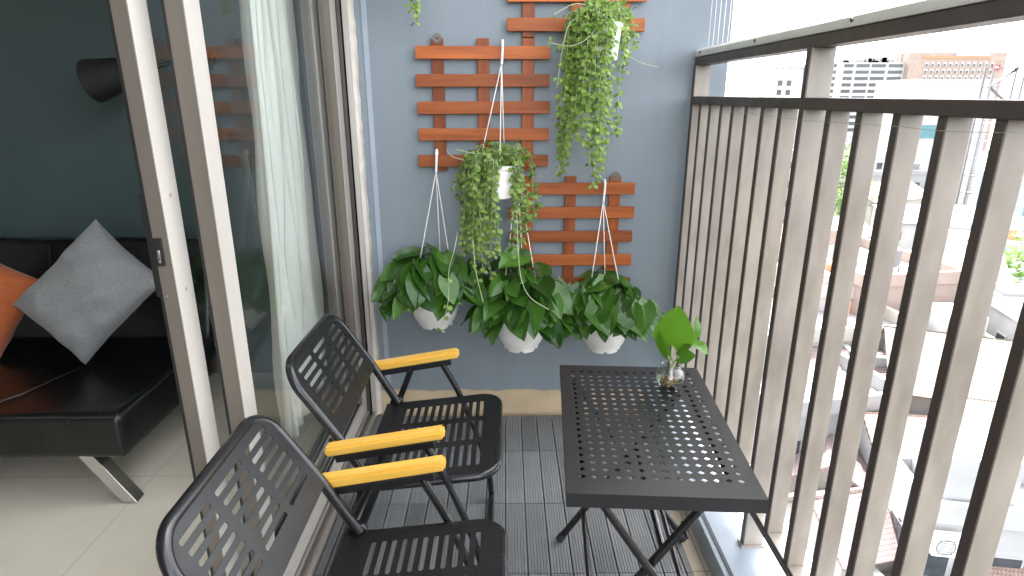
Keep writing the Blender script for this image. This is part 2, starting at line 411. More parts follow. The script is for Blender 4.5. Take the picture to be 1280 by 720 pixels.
for i in range(n):
    for q in range(4): F.append((4*i+q, 4*i+(q+1) % 4, 4*i+4+(q+1) % 4, 4*i+4+q))
ck.add(V, F); ck.build('caulk_line', M['caulk'], fr)
tr = MB(); tr.box(-.79, -.592, -.5, 2.478, -.10, .012)
for (a, c, h) in ((-.604,-.592,.030),(-.632,-.622,.034),(-.664,-.654,.032),(-.690,-.682,.034),(-.728,-.720,.032),(-.762,-.754,.034),(-.79,-.782,.026)):
    tr.box(a, c, -.5, 2.478, .012, h)
M['track'] = varied('track_metal', (.20,.18,.15), (.30,.275,.235), 6, .42, .15, .06, 120, .0006, vscale=(1,.15,1), roughvar=.08)
tr.build('track', M['track'], fr, bevel=.0015)
MB().box(-.79, -.60, -.5, 2.535, 2.43, 2.5).build('head', M['door_metal'], fr)

def leaf_panel(label, xo, xi, y0, y1, lock):
    t = thing('sliding_door', label, 'glass door', (0,y0,0), 0, 'sliding glass door leaves')
    L = y1-y0; xc = (xo+xi)/2
    def stile(ya, yb, nm):
        s = MB(); s.box(xi+.004, xo-.003, ya+.0015, yb, .036, 2.43)
        return s.build(nm, M['door_edge'], t, bevel=.002)  # shaded edge of the stile is coloured dark
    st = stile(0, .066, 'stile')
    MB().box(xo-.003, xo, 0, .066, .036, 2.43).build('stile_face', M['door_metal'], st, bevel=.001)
    MB().box(xi+.004, xi+.010, .0005, .0015, .04, 2.42).build('seal', M['gasket'], st)
    s2 = stile(L-.066, L, 'stile'); MB().box(xo-.003, xo, L-.066, L, .036, 2.43).build('stile_face', M['door_metal'], s2)
    rl = MB().box(xi+.004, xo-.002, .066, L-.066, .036, .098).build('bottom_rail', M['door_metal'], t, bevel=.002)
    MB().box(xi+.004, xo-.002, .066, L-.066, 2.36, 2.43).build('top_rail', M['door_metal'], t)
    MB().box(xc-.003, xc+.003, .062, L-.062, .094, 2.364).build('glass_pane', M['glass'], t)
    g = MB()
    for q in (-1, 1):
        g.box(xc+q*.008-.004, xc+q*.008+.004, .066, L-.066, .098, .104); g.box(xc+q*.008-.004, xc+q*.008+.004, .066, .071, .104, 2.36)
    g.build('glass_seal', M['gasket'], t)
    if lock:
        z = 1.085
        lk = MB().cbox(xc-.011, xc+.006, -.002, .004, z-.030, z+.030, .001).build('lock_plate', M['gasket'], t)
        MB().cbox(xc-.005, xc+.001, -.006, 0, z-.022, z+.006, .0015).build('latch', M['chrome'], lk, smooth='auto')
        for (zz, yy) in ((1.20,.033), (.995,.033)):
            Mx = Matrix.Translation((xo, yy, zz)) @ Matrix.Rotation(PI/2, 4, 'Y')
            MB().lathe([(0,.0015),(.004,.0015),(.005,0)], 12, M=Mx).build('screw_cap', M['r_screw'], t)
        h = MB(); h.cbox(xi-.006, xi+.005, .004, .030, .985, 1.205, .002)
        h.build('handle', M['gasket'], t)
        MB().lathe([(0,.001),(.003,.001),(.0035,0)], 10, M=Matrix.Translation((xc-.004,-.0005,.988)) @ Matrix.Rotation(PI/2,4,'X')).build('screw', M['chrome'], t)
    return t
M['r_screw'] = varied('screw_cap', (.30,.18,.14), (.36,.24,.19), 20, .5)
leaf_panel('glass sliding door leaf whose edge carries the small black lock', -.700, -.744, 1.247, 2.476, True)
leaf_panel('glass sliding door leaf on the outer track beside the two black chairs', -.630, -.680, 1.318, 2.476, False)

# ------------------------------------------------------------------ curtains
def curtain(name, label, x, ya0, ya1, yb0, yb1, z0, z1, folds, amp, mat, seed):
    rd = random.Random(seed); nz = 40; ny = folds*14; V = []; F = []
    ph = [rd.uniform(-.7,.7) for _ in range(folds+2)]; am = [rd.uniform(.6,1.25) for _ in range(folds+2)]
    for j in range(nz+1):
        t = j/nz; z = z0+(z1-z0)*t
        y0 = ya0+(yb0-ya0)*t; y1 = ya1+(yb1-ya1)*t
        for i in range(ny+1):
            s = i/ny; q = s*folds; k = int(min(q, folds-1)); a = am[k]*(1-(q-k))+am[k+1]*(q-k)
            p = ph[k]*(1-(q-k))+ph[k+1]*(q-k)
            dx = amp*a*math.sin(2*PI*q+p+.5*math.sin(3*t+k))*(1.0-.25*t)+.006*math.sin(17*t+9*q)*math.sin(5*q)+.008*math.sin(26*t+3*q)*max(0,math.sin(q*1.3))
            dy = .35*amp*a*math.sin(4*PI*q+p)
            V.append((x+dx, y0+(y1-y0)*s+dy, z+(.006*math.sin(2*PI*q) if j == 0 else 0)))
    W = ny+1
    for j in range(nz):
        for i in range(ny): F.append((j*W+i, j*W+i+1, (j+1)*W+i+1, (j+1)*W+i))
    b = MB(); b.add(V, F); o = b.build(name, mat, None, True, recalc=False)
    so = o.modifiers.new('cloth', 'SOLIDIFY'); so.thickness = .002
    return tag(o, label, 'curtain')
curtain('curtain', 'white gathered curtain hanging behind the sliding glass', -.815, 1.97, 2.56, 2.14, 2.56, .19, 2.45, 6, .034, M['curtain'], 5)

# ------------------------------------------------------------------ sofa, cushions, lamp in the room
sf = thing('sofa', 'black leather sofa bed on slanted chrome legs', 'sofa', (-2.28,2.3,0))
def cushion_block(x0, x1, y0, y1, z0, z1, c, seed, M_=None, puff=.012):
    bm = bmesh.new(); bmesh.ops.create_cube(bm, size=1)
    for v in bm.verts: v.co = Vector((x0+(v.co.x+.5)*(x1-x0), y0+(v.co.y+.5)*(y1-y0), z0+(v.co.z+.5)*(z1-z0)))
    bmesh.ops.bevel(bm, geom=bm.edges[:], offset=c, segments=4, affect='EDGES', profile=.55)
    bmesh.ops.subdivide_edges(bm, edges=[e for e in bm.edges if e.calc_length() > .12], cuts=10, use_grid_fill=True)
    rd = random.Random(seed)
    ph = [rd.uniform(0,6) for _ in range(6)]
    for v in bm.verts:
        p = v.co
        v.co += Vector((0,0,1))*puff*.5*(math.sin(p.x*9+ph[0])*math.sin(p.y*11+ph[1])+.5*math.sin(p.x*23+ph[2]+p.y*17))*(1 if p.z > (z0+z1)/2 else 0)
        v.co += Vector((0,-1,0))*puff*.5*math.sin(p.x*13+ph[3])*math.sin(p.z*20+ph[4])*(1 if p.y < y0+.03 else 0)
    b = MB(); b.frombm(bm, M_); return b
seat = cushion_block(-1.05, .955, -.435, .30, .185, .355, .028, 1).build('seat', M['leather'], sf, 'auto')
pp = MB(); pp.tube([(-1.05,-.432,.349),(.94,-.432,.349)], .005, 6); pp.tube([(.955,-.42,.349),(.955,.28,.349)], .005, 6); pp.build('piping', M['piping'], seat)
sm = MB(); sm.tube([(.40,-.44,.354),(.52,-.28,.361),(.60,.0,.363)], .0035, 6); sm.build('seam', M['piping'], seat, True)
Mb = Matrix.Translation((0,.28,.33)) @ Matrix.Rotation(R(-14),4,'X')
bk = cushion_block(-1.05, .955, -.02, .16, 0, .47, .03, 2, Mb).build('backrest', M['leather'], sf, 'auto')
for xx in (-.55,.25,.62): MB().tube([Mb @ Vector((xx,-.021,.05)), Mb @ Vector((xx,-.023,.25)), Mb @ Vector((xx,-.021,.44))], .003, 6).build('seam', M['piping'], bk)
for (xt, xb_) in ((.80,.925), (-.86,-1.0)):
    for yy in (-.40, .17):
        lg = MB(); dx = xb_-xt; hw = .026
        V = []
        for (x, z) in ((xt,.20),(xb_,0)):
            V += [(x-hw,yy-.025,z),(x+hw,yy-.025,z),(x+hw,yy+.025,z),(x-hw,yy+.025,z)]
        lg.add(V, [(0,1,2,3),(4,7,6,5),(0,4,5,1),(1,5,6,2),(2,6,7,3),(3,7,4,0)])
        lg.build('leg', M['chrome'], sf, bevel=.002)

def pillow(name, label, cat, center, half, rotz, lean, roll, mat, seed, thick=.085, group=None, shear=0.0):
    rd = random.Random(seed); n = 26; V = []; F = []
    ph = [rd.uniform(0,6.28) for _ in range(8)]
    for side in (1, -1):
        for j in range(n+1):
            for i in range(n+1):
                u = -1+2*i/n; v = -1+2*j/n
                e = max(0,(1-u*u))*max(0,(1-v*v))
                h = thick*(e**.42)
                pin = 1-.10*(1-abs(u))*abs(v)**2-.0
                pu = 1-.11*(1-v*v)*0 - .09*(1-abs(v)**2)*abs(u)**3; pv = 1-.09*(1-abs(u)**2)*abs(v)**3
                wr = .013*e**.3*(math.sin(6*u+4*v+ph[0])*math.sin(5*v+ph[1])+.6*math.sin(13*(u-v)+ph[2])*abs(u*v)+.7*math.sin(15*u+ph[3])*v*v)
                V.append((u*half*pu, v*half*pv, side*(h+wr)*(1 if e > 0 else 0)))
    W = n+1; o2 = W*W
    for j in range(n):
        for i in range(n):
            a = j*W+i
            F.append((a,a+1,a+W+1,a+W)); F.append((o2+a,o2+a+W,o2+a+W+1,o2+a+1))
    bm = bmesh.new(); bv = [bm.verts.new(p) for p in V]
    for f in F: bm.faces.new([bv[i] for i in f])
    bmesh.ops.remove_doubles(bm, verts=bm.verts[:], dist=.0005)
    # local: u,v in plane, w thickness -> stand up: plane faces -Y
    Mx = Matrix.Translation(center) @ Matrix.Rotation(rotz,4,'Z') @ Matrix.Rotation(R(90)-lean,4,'X') @ Matrix(((math.cos(shear),math.sin(shear),0,0),(math.sin(shear),math.cos(shear),0,0),(0,0,1,0),(0,0,0,1))) @ Matrix.Rotation(roll,4,'Z')
    b = MB(); b.frombm(bm, Mx)
    o = b.build(name, mat, None, True); sb = o.modifiers.new('sub','SUBSURF'); sb.levels = 1; sb.render_levels = 1
    return tag(o, label, cat, group)
pillow('cushion', 'light grey cushion standing on its corner on the sofa', 'cushion', (-1.64,2.31,.655), .212, R(6), R(14), R(45), M['grey_cloth'], 3, shear=R(7.5), thick=.10)
pillow('cushion', 'orange cushion half hidden at the sofa end beside the grey cushion', 'cushion', (-2.16,2.36,.60), .205, R(12), R(16), R(58), M['orange_cloth'], 4)

lp = thing('wall_lamp', 'black wall lamp with a tilted cylinder shade above the sofa', 'lamp', (-1.36,2.96,1.50))
ax = (Vector((-1.40,2.70,1.525))-Vector((-1.72,2.70,1.45))).normalized()
q = ax.to_track_quat('Z','Y').to_matrix().to_4x4()
Ms = Matrix.Translation(Vector((-1.715,2.70,1.452))-lp.location) @ q
MB().lathe([(0,.155),(.045,.155),(.060,.148),(.088,.0),(.085,0),(.057,.145),(0,.148)], 36, M=Ms).build('lamp_shade', M['rubber'], lp, 'auto')
am = MB(); p0 = Ms @ Vector((0,0,.15)); am.tube([p0, p0+Vector((.12,.0,.02)), Vector((0,-.20,.04)), Vector((0,-.02,.04))], .008, 10); am.build('arm', M['black_tube'], lp, True)
MB().lathe([(0,.022),(.045,.022),(.05,.018),(.05,0)], 24, M=Matrix.Translation((0,0,.04)) @ Matrix.Rotation(PI/2,4,'X')).build('wall_plate', M['rubber'], lp, 'auto')

# ------------------------------------------------------------------ railing
RX = .74
rl = thing('railing', 'brown-grey balcony railing with upright flat bars', 'railing', (RX,0,0))
tr_ = MB().box(0, .055, -1.4, WY+.0, 1.507, 1.536).build('top_rail', M['bronze'], rl, bevel=.002)
cp = MB(); prof = [(-.003,1.537),(-.005,1.542),(-.004,1.557),(.004,1.566),(.028,1.571),(.052,1.566),(.060,1.557),(.061,1.542),(.059,1.537)]
cp.add([(p[0],-1.4,p[1]) for p in prof]+[(p[0],WY,p[1]) for p in prof],
       [(i,(i+1) % 9,9+(i+1) % 9,9+i) for i in range(9)]+[tuple(range(9)),tuple(range(17,8,-1))])
cpo = cp.build('handrail_cap', M['rail_cap'], rl, 'auto')
for yy in (2.46, 1.93, 1.40, .87, .34):
    MB().lathe([(0,.003),(.004,.003),(.0055,0)], 12, M=Matrix.Translation((-.0047,yy,1.550)) @ Matrix.Rotation(-PI/2,4,'Y')).build('bolt', M['bronze'], cpo)
MB().box(-.004, .050, -1.4, WY, 1.364, 1.392).build('mid_rail', M['bronze'], rl, bevel=.002)
MB().box(0, .052, -1.4, WY, .180, .206).build('bottom_rail', M['bronze'], rl, bevel=.002)
MB().box(.002, .055, -1.4, WY, .2065, .210).build('bottom_plate', M['baluster'], rl)
ys = [2.432, 2.316, 2.195, 2.085, 1.965, 1.840, 1.722]
def bar(y, z0, z1, x0, x1, th, nm):
    ob = MB().cbox(x0+.003, x1, y-th, y, z0, z1, .0012)
    ob = ob.build(nm, M['baluster'], rl)
    MB().box(x0, x0+.0028, y-th, y, z0, z1).build('inner_shade', M['bronze'], ob)  # dark strip puts the shade of the inward side into the colour
    return ob
for y in ys: bar(y, .210, 1.364, 0, .046, .021, 'baluster')
y = 1.585
def post(y):
    p = bar(y, .055, 1.507, -.006, .056, .021, 'post')
    MB().box(-.012, .062, y-.027, y+.006, .0552, .063).build('foot_plate', M['baluster'], p)
    return p
for k_ in range(24):
    yy = 1.5905-.1283*k_
    if yy < -1.3: break
    if k_ % 8 == 0: post(yy-.004)
    else: bar(yy, .210, 1.364, 0, .046, .021, 'baluster')
post(2.525)
cs = thing('safety_cables', 'row of thin steel safety wires rising above the handrail', 'wire screen', (.775,0,1.57))
kk = 0
yy = 2.50
while yy > .2:
    MB().tube([(0,yy,0),(0,yy,TOP-1.57)], .0012, 6).build('wire', M['cablem'] if 'cablem' in M else M['steel'], cs); yy -= .053
st = MB(); st.tube(subdivide([onX(px_, py_, RX-.012) for (px_, py_) in ((905,139),(970,146),(1000,150),(1055,154),(1120,158),(1180,164),(1280,166))],5), .0005, 5)
tag(st.build('string', M['stem_pale'], None, True), 'thin string stretched along the bars just under the middle rail', 'string')
# ------------------------------------------------------------------ folding armchairs
def slot(cx, cy, lx, ly):      # rounded slot, long along y
    r = lx/2
    return arc(cx, cy+ly/2-r, r, 0, 180, 4)+arc(cx, cy-ly/2+r, r, 180, 360, 4)
def make_chair(label):
    t = thing('armchair', label, 'chair', (0,1.64,0), 0, 'black folding armchairs with yellow armrests')
    # seat: plane from rear (x=-.405,z=.390) to front (x=-.030,z=.432)
    a = Vector((-.405,0,.388)); f = Vector((-.030,0,.430)); u = (f-a).normalized(); nrm = Vector((-u.z,0,u.x)); Ls = (f-a).length
    def sm(p): return a+u*p[0]+Vector((0,1,0))*p[1]+nrm*p[2]
    hw = .225
    # seat sheet
    loops = [[(x, y) for (x, y) in arc(Ls-.055,-hw+.055,.055,-90,0,6)+arc(Ls-.055,hw-.055,.055,0,90,6)]+[(.0,hw),(.0,-hw)]]
    for c in (-.1325, 0, .1325):
        for k in range(11): loops.append(slot(.082+.0245*k, c, .0115, .108))
    V, F = perforated(loops, .0016)
    b = MB(); b.add([sm((p.x,p.y,p.z+.006)) for p in V], F); b.build('seat', M['black_steel'], t)
    path = [(-.005,-hw)]+arc(Ls-.06,-hw+.06,.06,-90,0,7)+arc(Ls-.06,hw-.06,.06,0,90,7)+[(-.005,hw)]
    b = MB(); b.tube([sm((p[0]+.004,p[1],-.005)) for p in path], .0125, 12); b.build('seat_frame', M['black_tube'], t, 'auto')
    # back
    A = Vector((-.368,0,.402)); B = Vector((-.448,0,.548)); Cc = Vector((-.566,0,.733))
    ub = (Cc-B).normalized(); nb = Vector((ub.z,0,-ub.x)); Lb = (Cc-B).length
    def bmf(p): return B+ub*p[0]+Vector((0,1,0))*p[1]+nb*p[2]
    hb = .222
    loops = [[(-.012,-hb)]+arc(Lb-.075,-hb+.075,.075,-90,0,8)+arc(Lb-.075,hb-.075,.075,0,90,8)+[(-.012,hb)]]
    for c in (-.130, 0, .130):
        for k in range(7): loops.append(slot(Lb-.034-.0238*k, c, .0110, .104 if c else .108))
    V, F = perforated(loops, .0016)
    b = MB(); b.add([bmf((p.x,p.y,p.z+.008)) for p in V], F); b.build('backrest', M['black_steel'], t)
    pth = [tuple(A+Vector((0,-hb,0)))]+[tuple(bmf((s,-hb,0))) for s in (-.06*.2,.05)]
    pth += [tuple(bmf((p[0],p[1],0))) for p in arc(Lb-.075,-hb+.075,.075,-90,0,9)+arc(Lb-.075,hb-.075,.075,0,90,9)]
    pth += [tuple(bmf((s,hb,0))) for s in (.05,-.012)]+[tuple(A+Vector((0,hb,0)))]
    b = MB(); b.tube(pth, .0125, 12); b.build('back_frame', M['black_tube'], t, 'auto')
    for s in (-1, 1):
        ya = s*.252
        # armrest: chamfered wooden bar
        p0 = Vector((-.468,ya,.521)); p1 = Vector((-.160,ya,.573)); d = (p1-p0).normalized(); n2 = Vector((-d.z,0,d.x)); L = (p1-p0).length
        Mx = Matrix(((d.x,0,n2.x,p0.x),(0,1,0,p0.y),(d.z,0,n2.z,p0.z),(0,0,0,1)))
        bm = bmesh.new(); bmesh.ops.create_cube(bm, size=1)
        for v in bm.verts: v.co = Vector(((v.co.x+.5)*L, v.co.y*.040, v.co.z*.026))
        bmesh.ops.bevel(bm, geom=bm.edges[:], offset=.006, segments=2, affect='EDGES')
        ar = MB().frombm(bm, None); ar = ar.build('armrest', M['arm_wood'], t, 'auto'); ar.matrix_local = Mx
        MB().box(.022, L-.03, -.016, .016, -.034, -.0135).build('bracket', M['black_steel'], ar, bevel=.002)
        yl = s*.243
        b = MB(); b.tube(subdivide([(-.215,yl,.535),(-.159,yl,.420),(-.095,yl,.240),(-.063,yl,.10),(-.056,yl,.02)],4), .0105, 10); b.build('leg', M['black_tube'], t, 'auto')
        b = MB(); b.tube([(-.320,yl,.520),(-.366,yl,.405),(-.430,yl,.275),(-.535,yl,.015)], .0105, 10); b.build('leg', M['black_tube'], t, 'auto')
        b = MB(); Mh = Matrix.Translation((-.372,s*.232,.402)) @ Matrix.Rotation(PI/2,4,'X')
        b.lathe([(0,-.010),(.019,-.010),(.021,-.007),(.021,.007),(.019,.010),(0,.010)], 20, M=Mh); b.beam((-.372,s*.232,.425),(-.392,s*.232,.365),.006,.030)
        b.build('hinge', M['black_tube'], t, 'auto')
        b = MB(); Mh = Matrix.Translation((-.459,s*.236,.540)) @ Matrix.Rotation(PI/2*-s,4,'X'); b.lathe([(0,.004),(.005,.004),(.006,0)],10,M=Mh); b.build('bolt', M['black_tube'], t)
    for xx in (-.056,-.535):
        b = MB(); b.tube([(xx,-.243,.0125),(xx,.243,.0125)], .0105, 10); b.build('floor_bar', M['black_tube'], t, 'auto')
    return t
ch = make_chair('black slotted folding armchair with yellow armrests, the one nearer the blue wall')
c2 = copy_tree(ch); c2.location = (.015,.998,0)
c2['label'] = 'black slotted folding armchair with yellow armrests, in front, farther from the blue wall'

# ------------------------------------------------------------------ table
tb = thing('table', 'black perforated metal folding table with crossed legs by the railing', 'table', (.354,1.400,0), R(-3.6))
hw, hl, zt = .2085, .320, .60
loops = [rrect(-hw, hw, -hl, hl, .004, 2)]
nx, ny = 14, 20
for i in range(nx):
    for j in range(ny):
        cx = (i-(nx-1)/2)*.0264; cy = (j-(ny-1)/2)*.0280+.008; h = .0094
        loops.append([(cx-h*.95,cy),(cx,cy-h*.8),(cx+h*.95,cy),(cx,cy+h*.8)])
V, F = perforated(loops, .0016)
b = MB(); b.add([Vector((p.x,p.y,zt-.0008+p.z)) for p in V], F)
b.box(-hw, hw, -hl, -hl+.002, zt-.034, zt-.0018); b.box(-hw, hw, hl-.002, hl, zt-.034, zt-.0018)
b.box(-hw, -hw+.002, -hl+.0022, hl-.0022, zt-.034, zt-.0018); b.box(hw-.002, hw, -hl+.0022, hl-.0022, zt-.034, zt-.0018)
M['table_steel'] = varied('table_steel', (.008,.008,.0085), (.0105,.0105,.011), 6, .36, 0, 0, roughvar=.03)
b.build('tabletop', M['table_steel'], tb)
def leg_bar(p0, p1, r=.0105):
    b = MB(); b.tube([p0, p1], r, 12); o = b.build('leg', M['black_tube'], tb, 'auto')
    d = (Vector(p1)-Vector(p0)).normalized()
    f = MB(); f.tube([Vector(p1)-d*.022, Vector(p1)+d*.004], r+.0022, 12); f.build('foot_cap', M['rubber'], o, 'auto'); return o
for yy in (-.205, .245):
    leg_bar((.165,yy,.575), (-.198,yy,.012))
for yy in (-.228, .268):
    leg_bar((-.165,yy,.575), (.205,yy,.012))
    pass
for (xa, za, y0, y1) in ((-.125,.125,-.205,.245), (.125,.133,-.228,.268), (.030,.365,-.205,.245), (-.165,.570,-.228,.268), (.165,.570,-.205,.245)):
    MB().tube([(xa,y0,za),(xa,y1,za)], .008, 10).build('stretcher', M['black_tube'], tb, 'auto')
b = MB(); b.tube([(.0,-.255,.30),(.0,-.195,.30)], .006, 10); b.build('pivot', M['steel'], tb, 'auto')
b = MB(); b.tube([(.055,-.190,.385),(.125,-.190,.495)], .010, 12); b.tube([(.078,-.225,.42),(.078,-.170,.42)], .004, 8); b.build('latch', M['black_tube'], tb, 'auto')

# ------------------------------------------------------------------ foliage tools
def leaf_geo(b, base, tdir, ndir, Ln, Wd, curl, fold, r, nv=7, lobe=.24, twist=0.0, pk=.62):
    t = Vector(tdir).normalized(); n = Vector(ndir); n = (n-t*n.dot(t)).normalized(); s = t.cross(n)
    us = (-1,-.62,-.25,0,.25,.62,1); V = []
    for j in range(nv+1):
        v = j/nv
        wv = (math.sin(PI*min(1,(v*.93+.07))**pk))**.85 if j < nv else 0.0
        for u in us:
            x = u*wv*Wd*.5; y = Ln*(v-lobe*abs(u)**1.6*(1-v)**3)
            zz = abs(u)**1.3*wv*Wd*.5*fold-curl*Ln*v*v+.02*Ln*math.sin(9*v+r*20)*abs(u)+twist*u*v*Wd*.3
            V.append(Vector(base)+s*x+t*y+n*zz)
    F = []; W = len(us)
    for j in range(nv):
        for i in range(W-1): F.append((j*W+i, j*W+i+1, (j+1)*W+i+1, (j+1)*W+i))
    b.add(V, F, r)
def oval_leaf(b, base, tdir, ndir, Ln, Wd, r, cup=.25):
    t = Vector(tdir).normalized(); n = Vector(ndir); n = n-t*n.dot(t)
    if n.length < 1e-4: n = t.orthogonal()
    n.normalize(); s = t.cross(n); V = []
    for (v, w) in ((0,.12),(.25,.80),(.55,1.0),(.82,.70),(1.0,.06)):
        for u in (-1, 0, 1):
            V.append(Vector(base)+s*(u*w*Wd*.5)+t*(v*Ln)+n*(abs(u)*w*Wd*.5*cup-.25*Ln*v*v))
    F = []
    for j in range(4):
        for i in range(2): F.append((j*3+i, j*3+i+1, j*3+4+i, j*3+3+i))
    b.add(V, F, r)

def bowl_pot(parent, zc, mat):      # rounded bowl with a notched foot ring; zc = height of rim above origin
    b = MB(); H = .135
    b.lathe([(.0,.012),(.054,.012),(.058,.0),(.066,.0),(.068,.014),(.080,.034),(.090,.062),(.093,.095),(.092,.122),(.097,.124),(.098,.135),(.092,.135),(.088,.12),(.085,.07),(.07,.03),(0,.028)], 40)
    # notches: small raised arcs cut from the foot ring, shown as gaps
    V2 = []
    for p in b.v:
        p = Vector(p)
        if p.z < .006:
            a = math.degrees(math.atan2(p.y,p.x)) % 60
            if 22 < a < 38: p.z = .010
        V2.append(tuple(p))
    b.v = [(p[0]*1.07,p[1]*1.07,p[2]) for p in V2]
    o = b.build('pot', mat, parent, 'auto')
    MB().lathe([(0,.121),(.05,.123),(.0875,.119)], 24).build('soil', M['soil'], o, True)
    return o
def cup_pot(parent, mat):
    b = MB()
    b.lathe([(0,.004),(.050,.004),(.054,0),(.060,.004),(.071,.112),(.076,.114),(.077,.128),(.072,.128),(.068,.115),(.056,.02),(0,.018)], 36)
    o = b.build('pot', mat, parent, 'auto')
    MB().lathe([(0,.114),(.04,.117),(.0675,.112)], 20).build('soil', M['soil'], o, True)
    return o
def hanger(parent, rim, hook_top, attach, wallside=1):
    """white plastic hook and three cords; coordinates local to the plant"""
    hk = Vector(hook_top); b = MB()
    j = hk+Vector((-.004,-.004,-.085))
    pts = [hk+Vector((.0,.030,-.022)), hk+Vector((0,.026,-.004)), hk+Vector((0,.013,.004)), hk+Vector((0,-.001,-.004)), hk+Vector((0,-.004,-.022)), hk+Vector((-.002,-.004,-.055)), j]
    b.tube(subdivide(pts,4), [.0042]*25 if False else .0052, 8); b.build('hook', M['plastic_white'], parent, True)
    for a in attach:
        c = MB(); c.tube([j+Vector((0,0,.006)), j.lerp(Vector(a),.5)+Vector((0,0,-.0)), a], .0021, 6); c.build('cord', M['cord'], parent, True)

def pothos(label, loc, hook, nleaf, spread, seed, xl, xr, top, droop, sizes=(.085,.145), group='pothos plants in white hanging pots'):
    rd = random.Random(seed)
    t = thing('pothos', label, 'hanging plant', loc, 0, group)
    bowl_pot(t, .135, M['plastic_white'])
    hz = Vector(hook)-Vector(loc)
    hanger(t, .135, hz, [(.088,-.03,.132),(-.085,-.035,.132),(.02,.090,.132)])
    lv = MB(); stm = MB()
    for i in range(nleaf):
        f = (i+.5)/nleaf
        az = rd.uniform(0, 2*PI)
        # more leaves toward the viewer side and the two flanks
        if math.sin(az) > .35 and rd.random() < .6: az = -az
        rr = spread*math.sqrt(rd.uniform(.05,1))
        ex = xr if math.cos(az) > 0 else xl
        px_ = math.cos(az)*rr*ex; py_ = math.sin(az)*rr*.9
        py_ = min(py_, .075)
        q = rr/spread
        pz = .15+top*(1-q**1.5)*rd.uniform(.45,1.0)-droop*q*rd.uniform(0,1)*(.6 if py_ > 0 else 1)
        P = Vector((px_,py_,pz))
        rad = Vector((px_, py_-.06, 0)); rad = rad.normalized() if rad.length > .01 else Vector((0,-1,0))
        if rd.random() < .4: rad = (rad+Vector((rd.uniform(-.8,.8),-.7,0))).normalized()
        td = (rad*rd.uniform(.5,1.1)+Vector((rd.uniform(-.45,.45),0,-rd.uniform(.0,.75)-q*.25+(1-q)*.45))).normalized()
        nd = (Vector((0,0,1))*rd.uniform(.5,1.1)+rad*rd.uniform(.1,.8)+Vector((rd.uniform(-.65,.65),-.25,rd.uniform(-.2,.3)))).normalized()
        L = rd.uniform(*sizes); Wd = L*rd.uniform(.70,.84)
        base = P-td*L*.35
        tip = base+td*L
        lim = .135 if abs(tip.x) < .125 else (.07 if abs(tip.x) < .17 else .02)
        if tip.z < lim and tip.y < .05:
            base.z += lim-tip.z+rd.uniform(-.012,.03)
        if base.y+loc[1]+td.y*L > WY-.02: td.y = min(td.y, 0); base.y = min(base.y, WY-loc[1]-.03)
        leaf_geo(lv, base, td, nd, L, Wd, rd.uniform(.04,.22), rd.uniform(.14,.48), rd.random(), twist=rd.uniform(-.3,.3))
        o = Vector((px_*.12,py_*.12,.118)); mid = o.lerp(base,.5)+Vector((0,0,.045))
        stm.tube(subdivide([o,mid,base],3), .0022, 5, caps=False)
    lv.build('foliage', M['pothos'], t, True, recalc=False); stm.build('stems', M['stem_green'], t, True)
    return t
pothos('lush pothos in a white hanging pot, hooked on the tall trellis, beside the door frame', (-.296,2.41,.478), (-.276,2.484,1.183), 84, .220, 21, 1.0, 1.0, .25, .07)
pothos('lush pothos in the lowest-hanging middle white pot, between two other potted pothos', (.061,2.37,.390), (.050,2.484,1.170), 90, .212, 22, .95, 1.05, .30, .05)
pothos('lush pothos in a white hanging pot, hooked on the short trellis, behind the table', (.412,2.41,.368), (.401,2.484,1.062), 78, .210, 23, .92, 1.10, .21, .06)

def strand(lv, stm, pts, rd, step=.020, size=(.014,.023), srad=.0011, start=.0, keep=1.0):
    P = subdivide(pts, 8)
    stm.tube(P, srad, 5, caps=False)
    acc = 0; ang = rd.uniform(0,6.28); dist = 0
    for i in range(1, len(P)):
        seg = P[i]-P[i-1]; l = seg.length; t = seg.normalized() if l > 1e-6 else Vector((0,0,-1))
        acc += l; dist += l
        while acc > step:
            acc -= step; ang += PI/2+rd.uniform(-.4,.4)
            if dist < start or rd.random() > keep: continue
            o = t.orthogonal().normalized(); w_ = t.cross(o)
            for sgn in (1,-1):
                if rd.random() < .12: continue
                d = (o*math.cos(ang)+w_*math.sin(ang))*sgn
                if d.y > .5: d.y = .2
                td = (d*1.0+t*.25+Vector((0,-.25,-rd.uniform(.0,.55)))).normalized()
                nd = Vector((rd.uniform(-.5,.5),-.6+rd.uniform(-.4,.4),.75))
                L = rd.uniform(*size)
                oval_leaf(lv, P[i]+d*.003, td, nd, L, L*rd.uniform(.78,.98), rd.random(), rd.uniform(.1,.4))
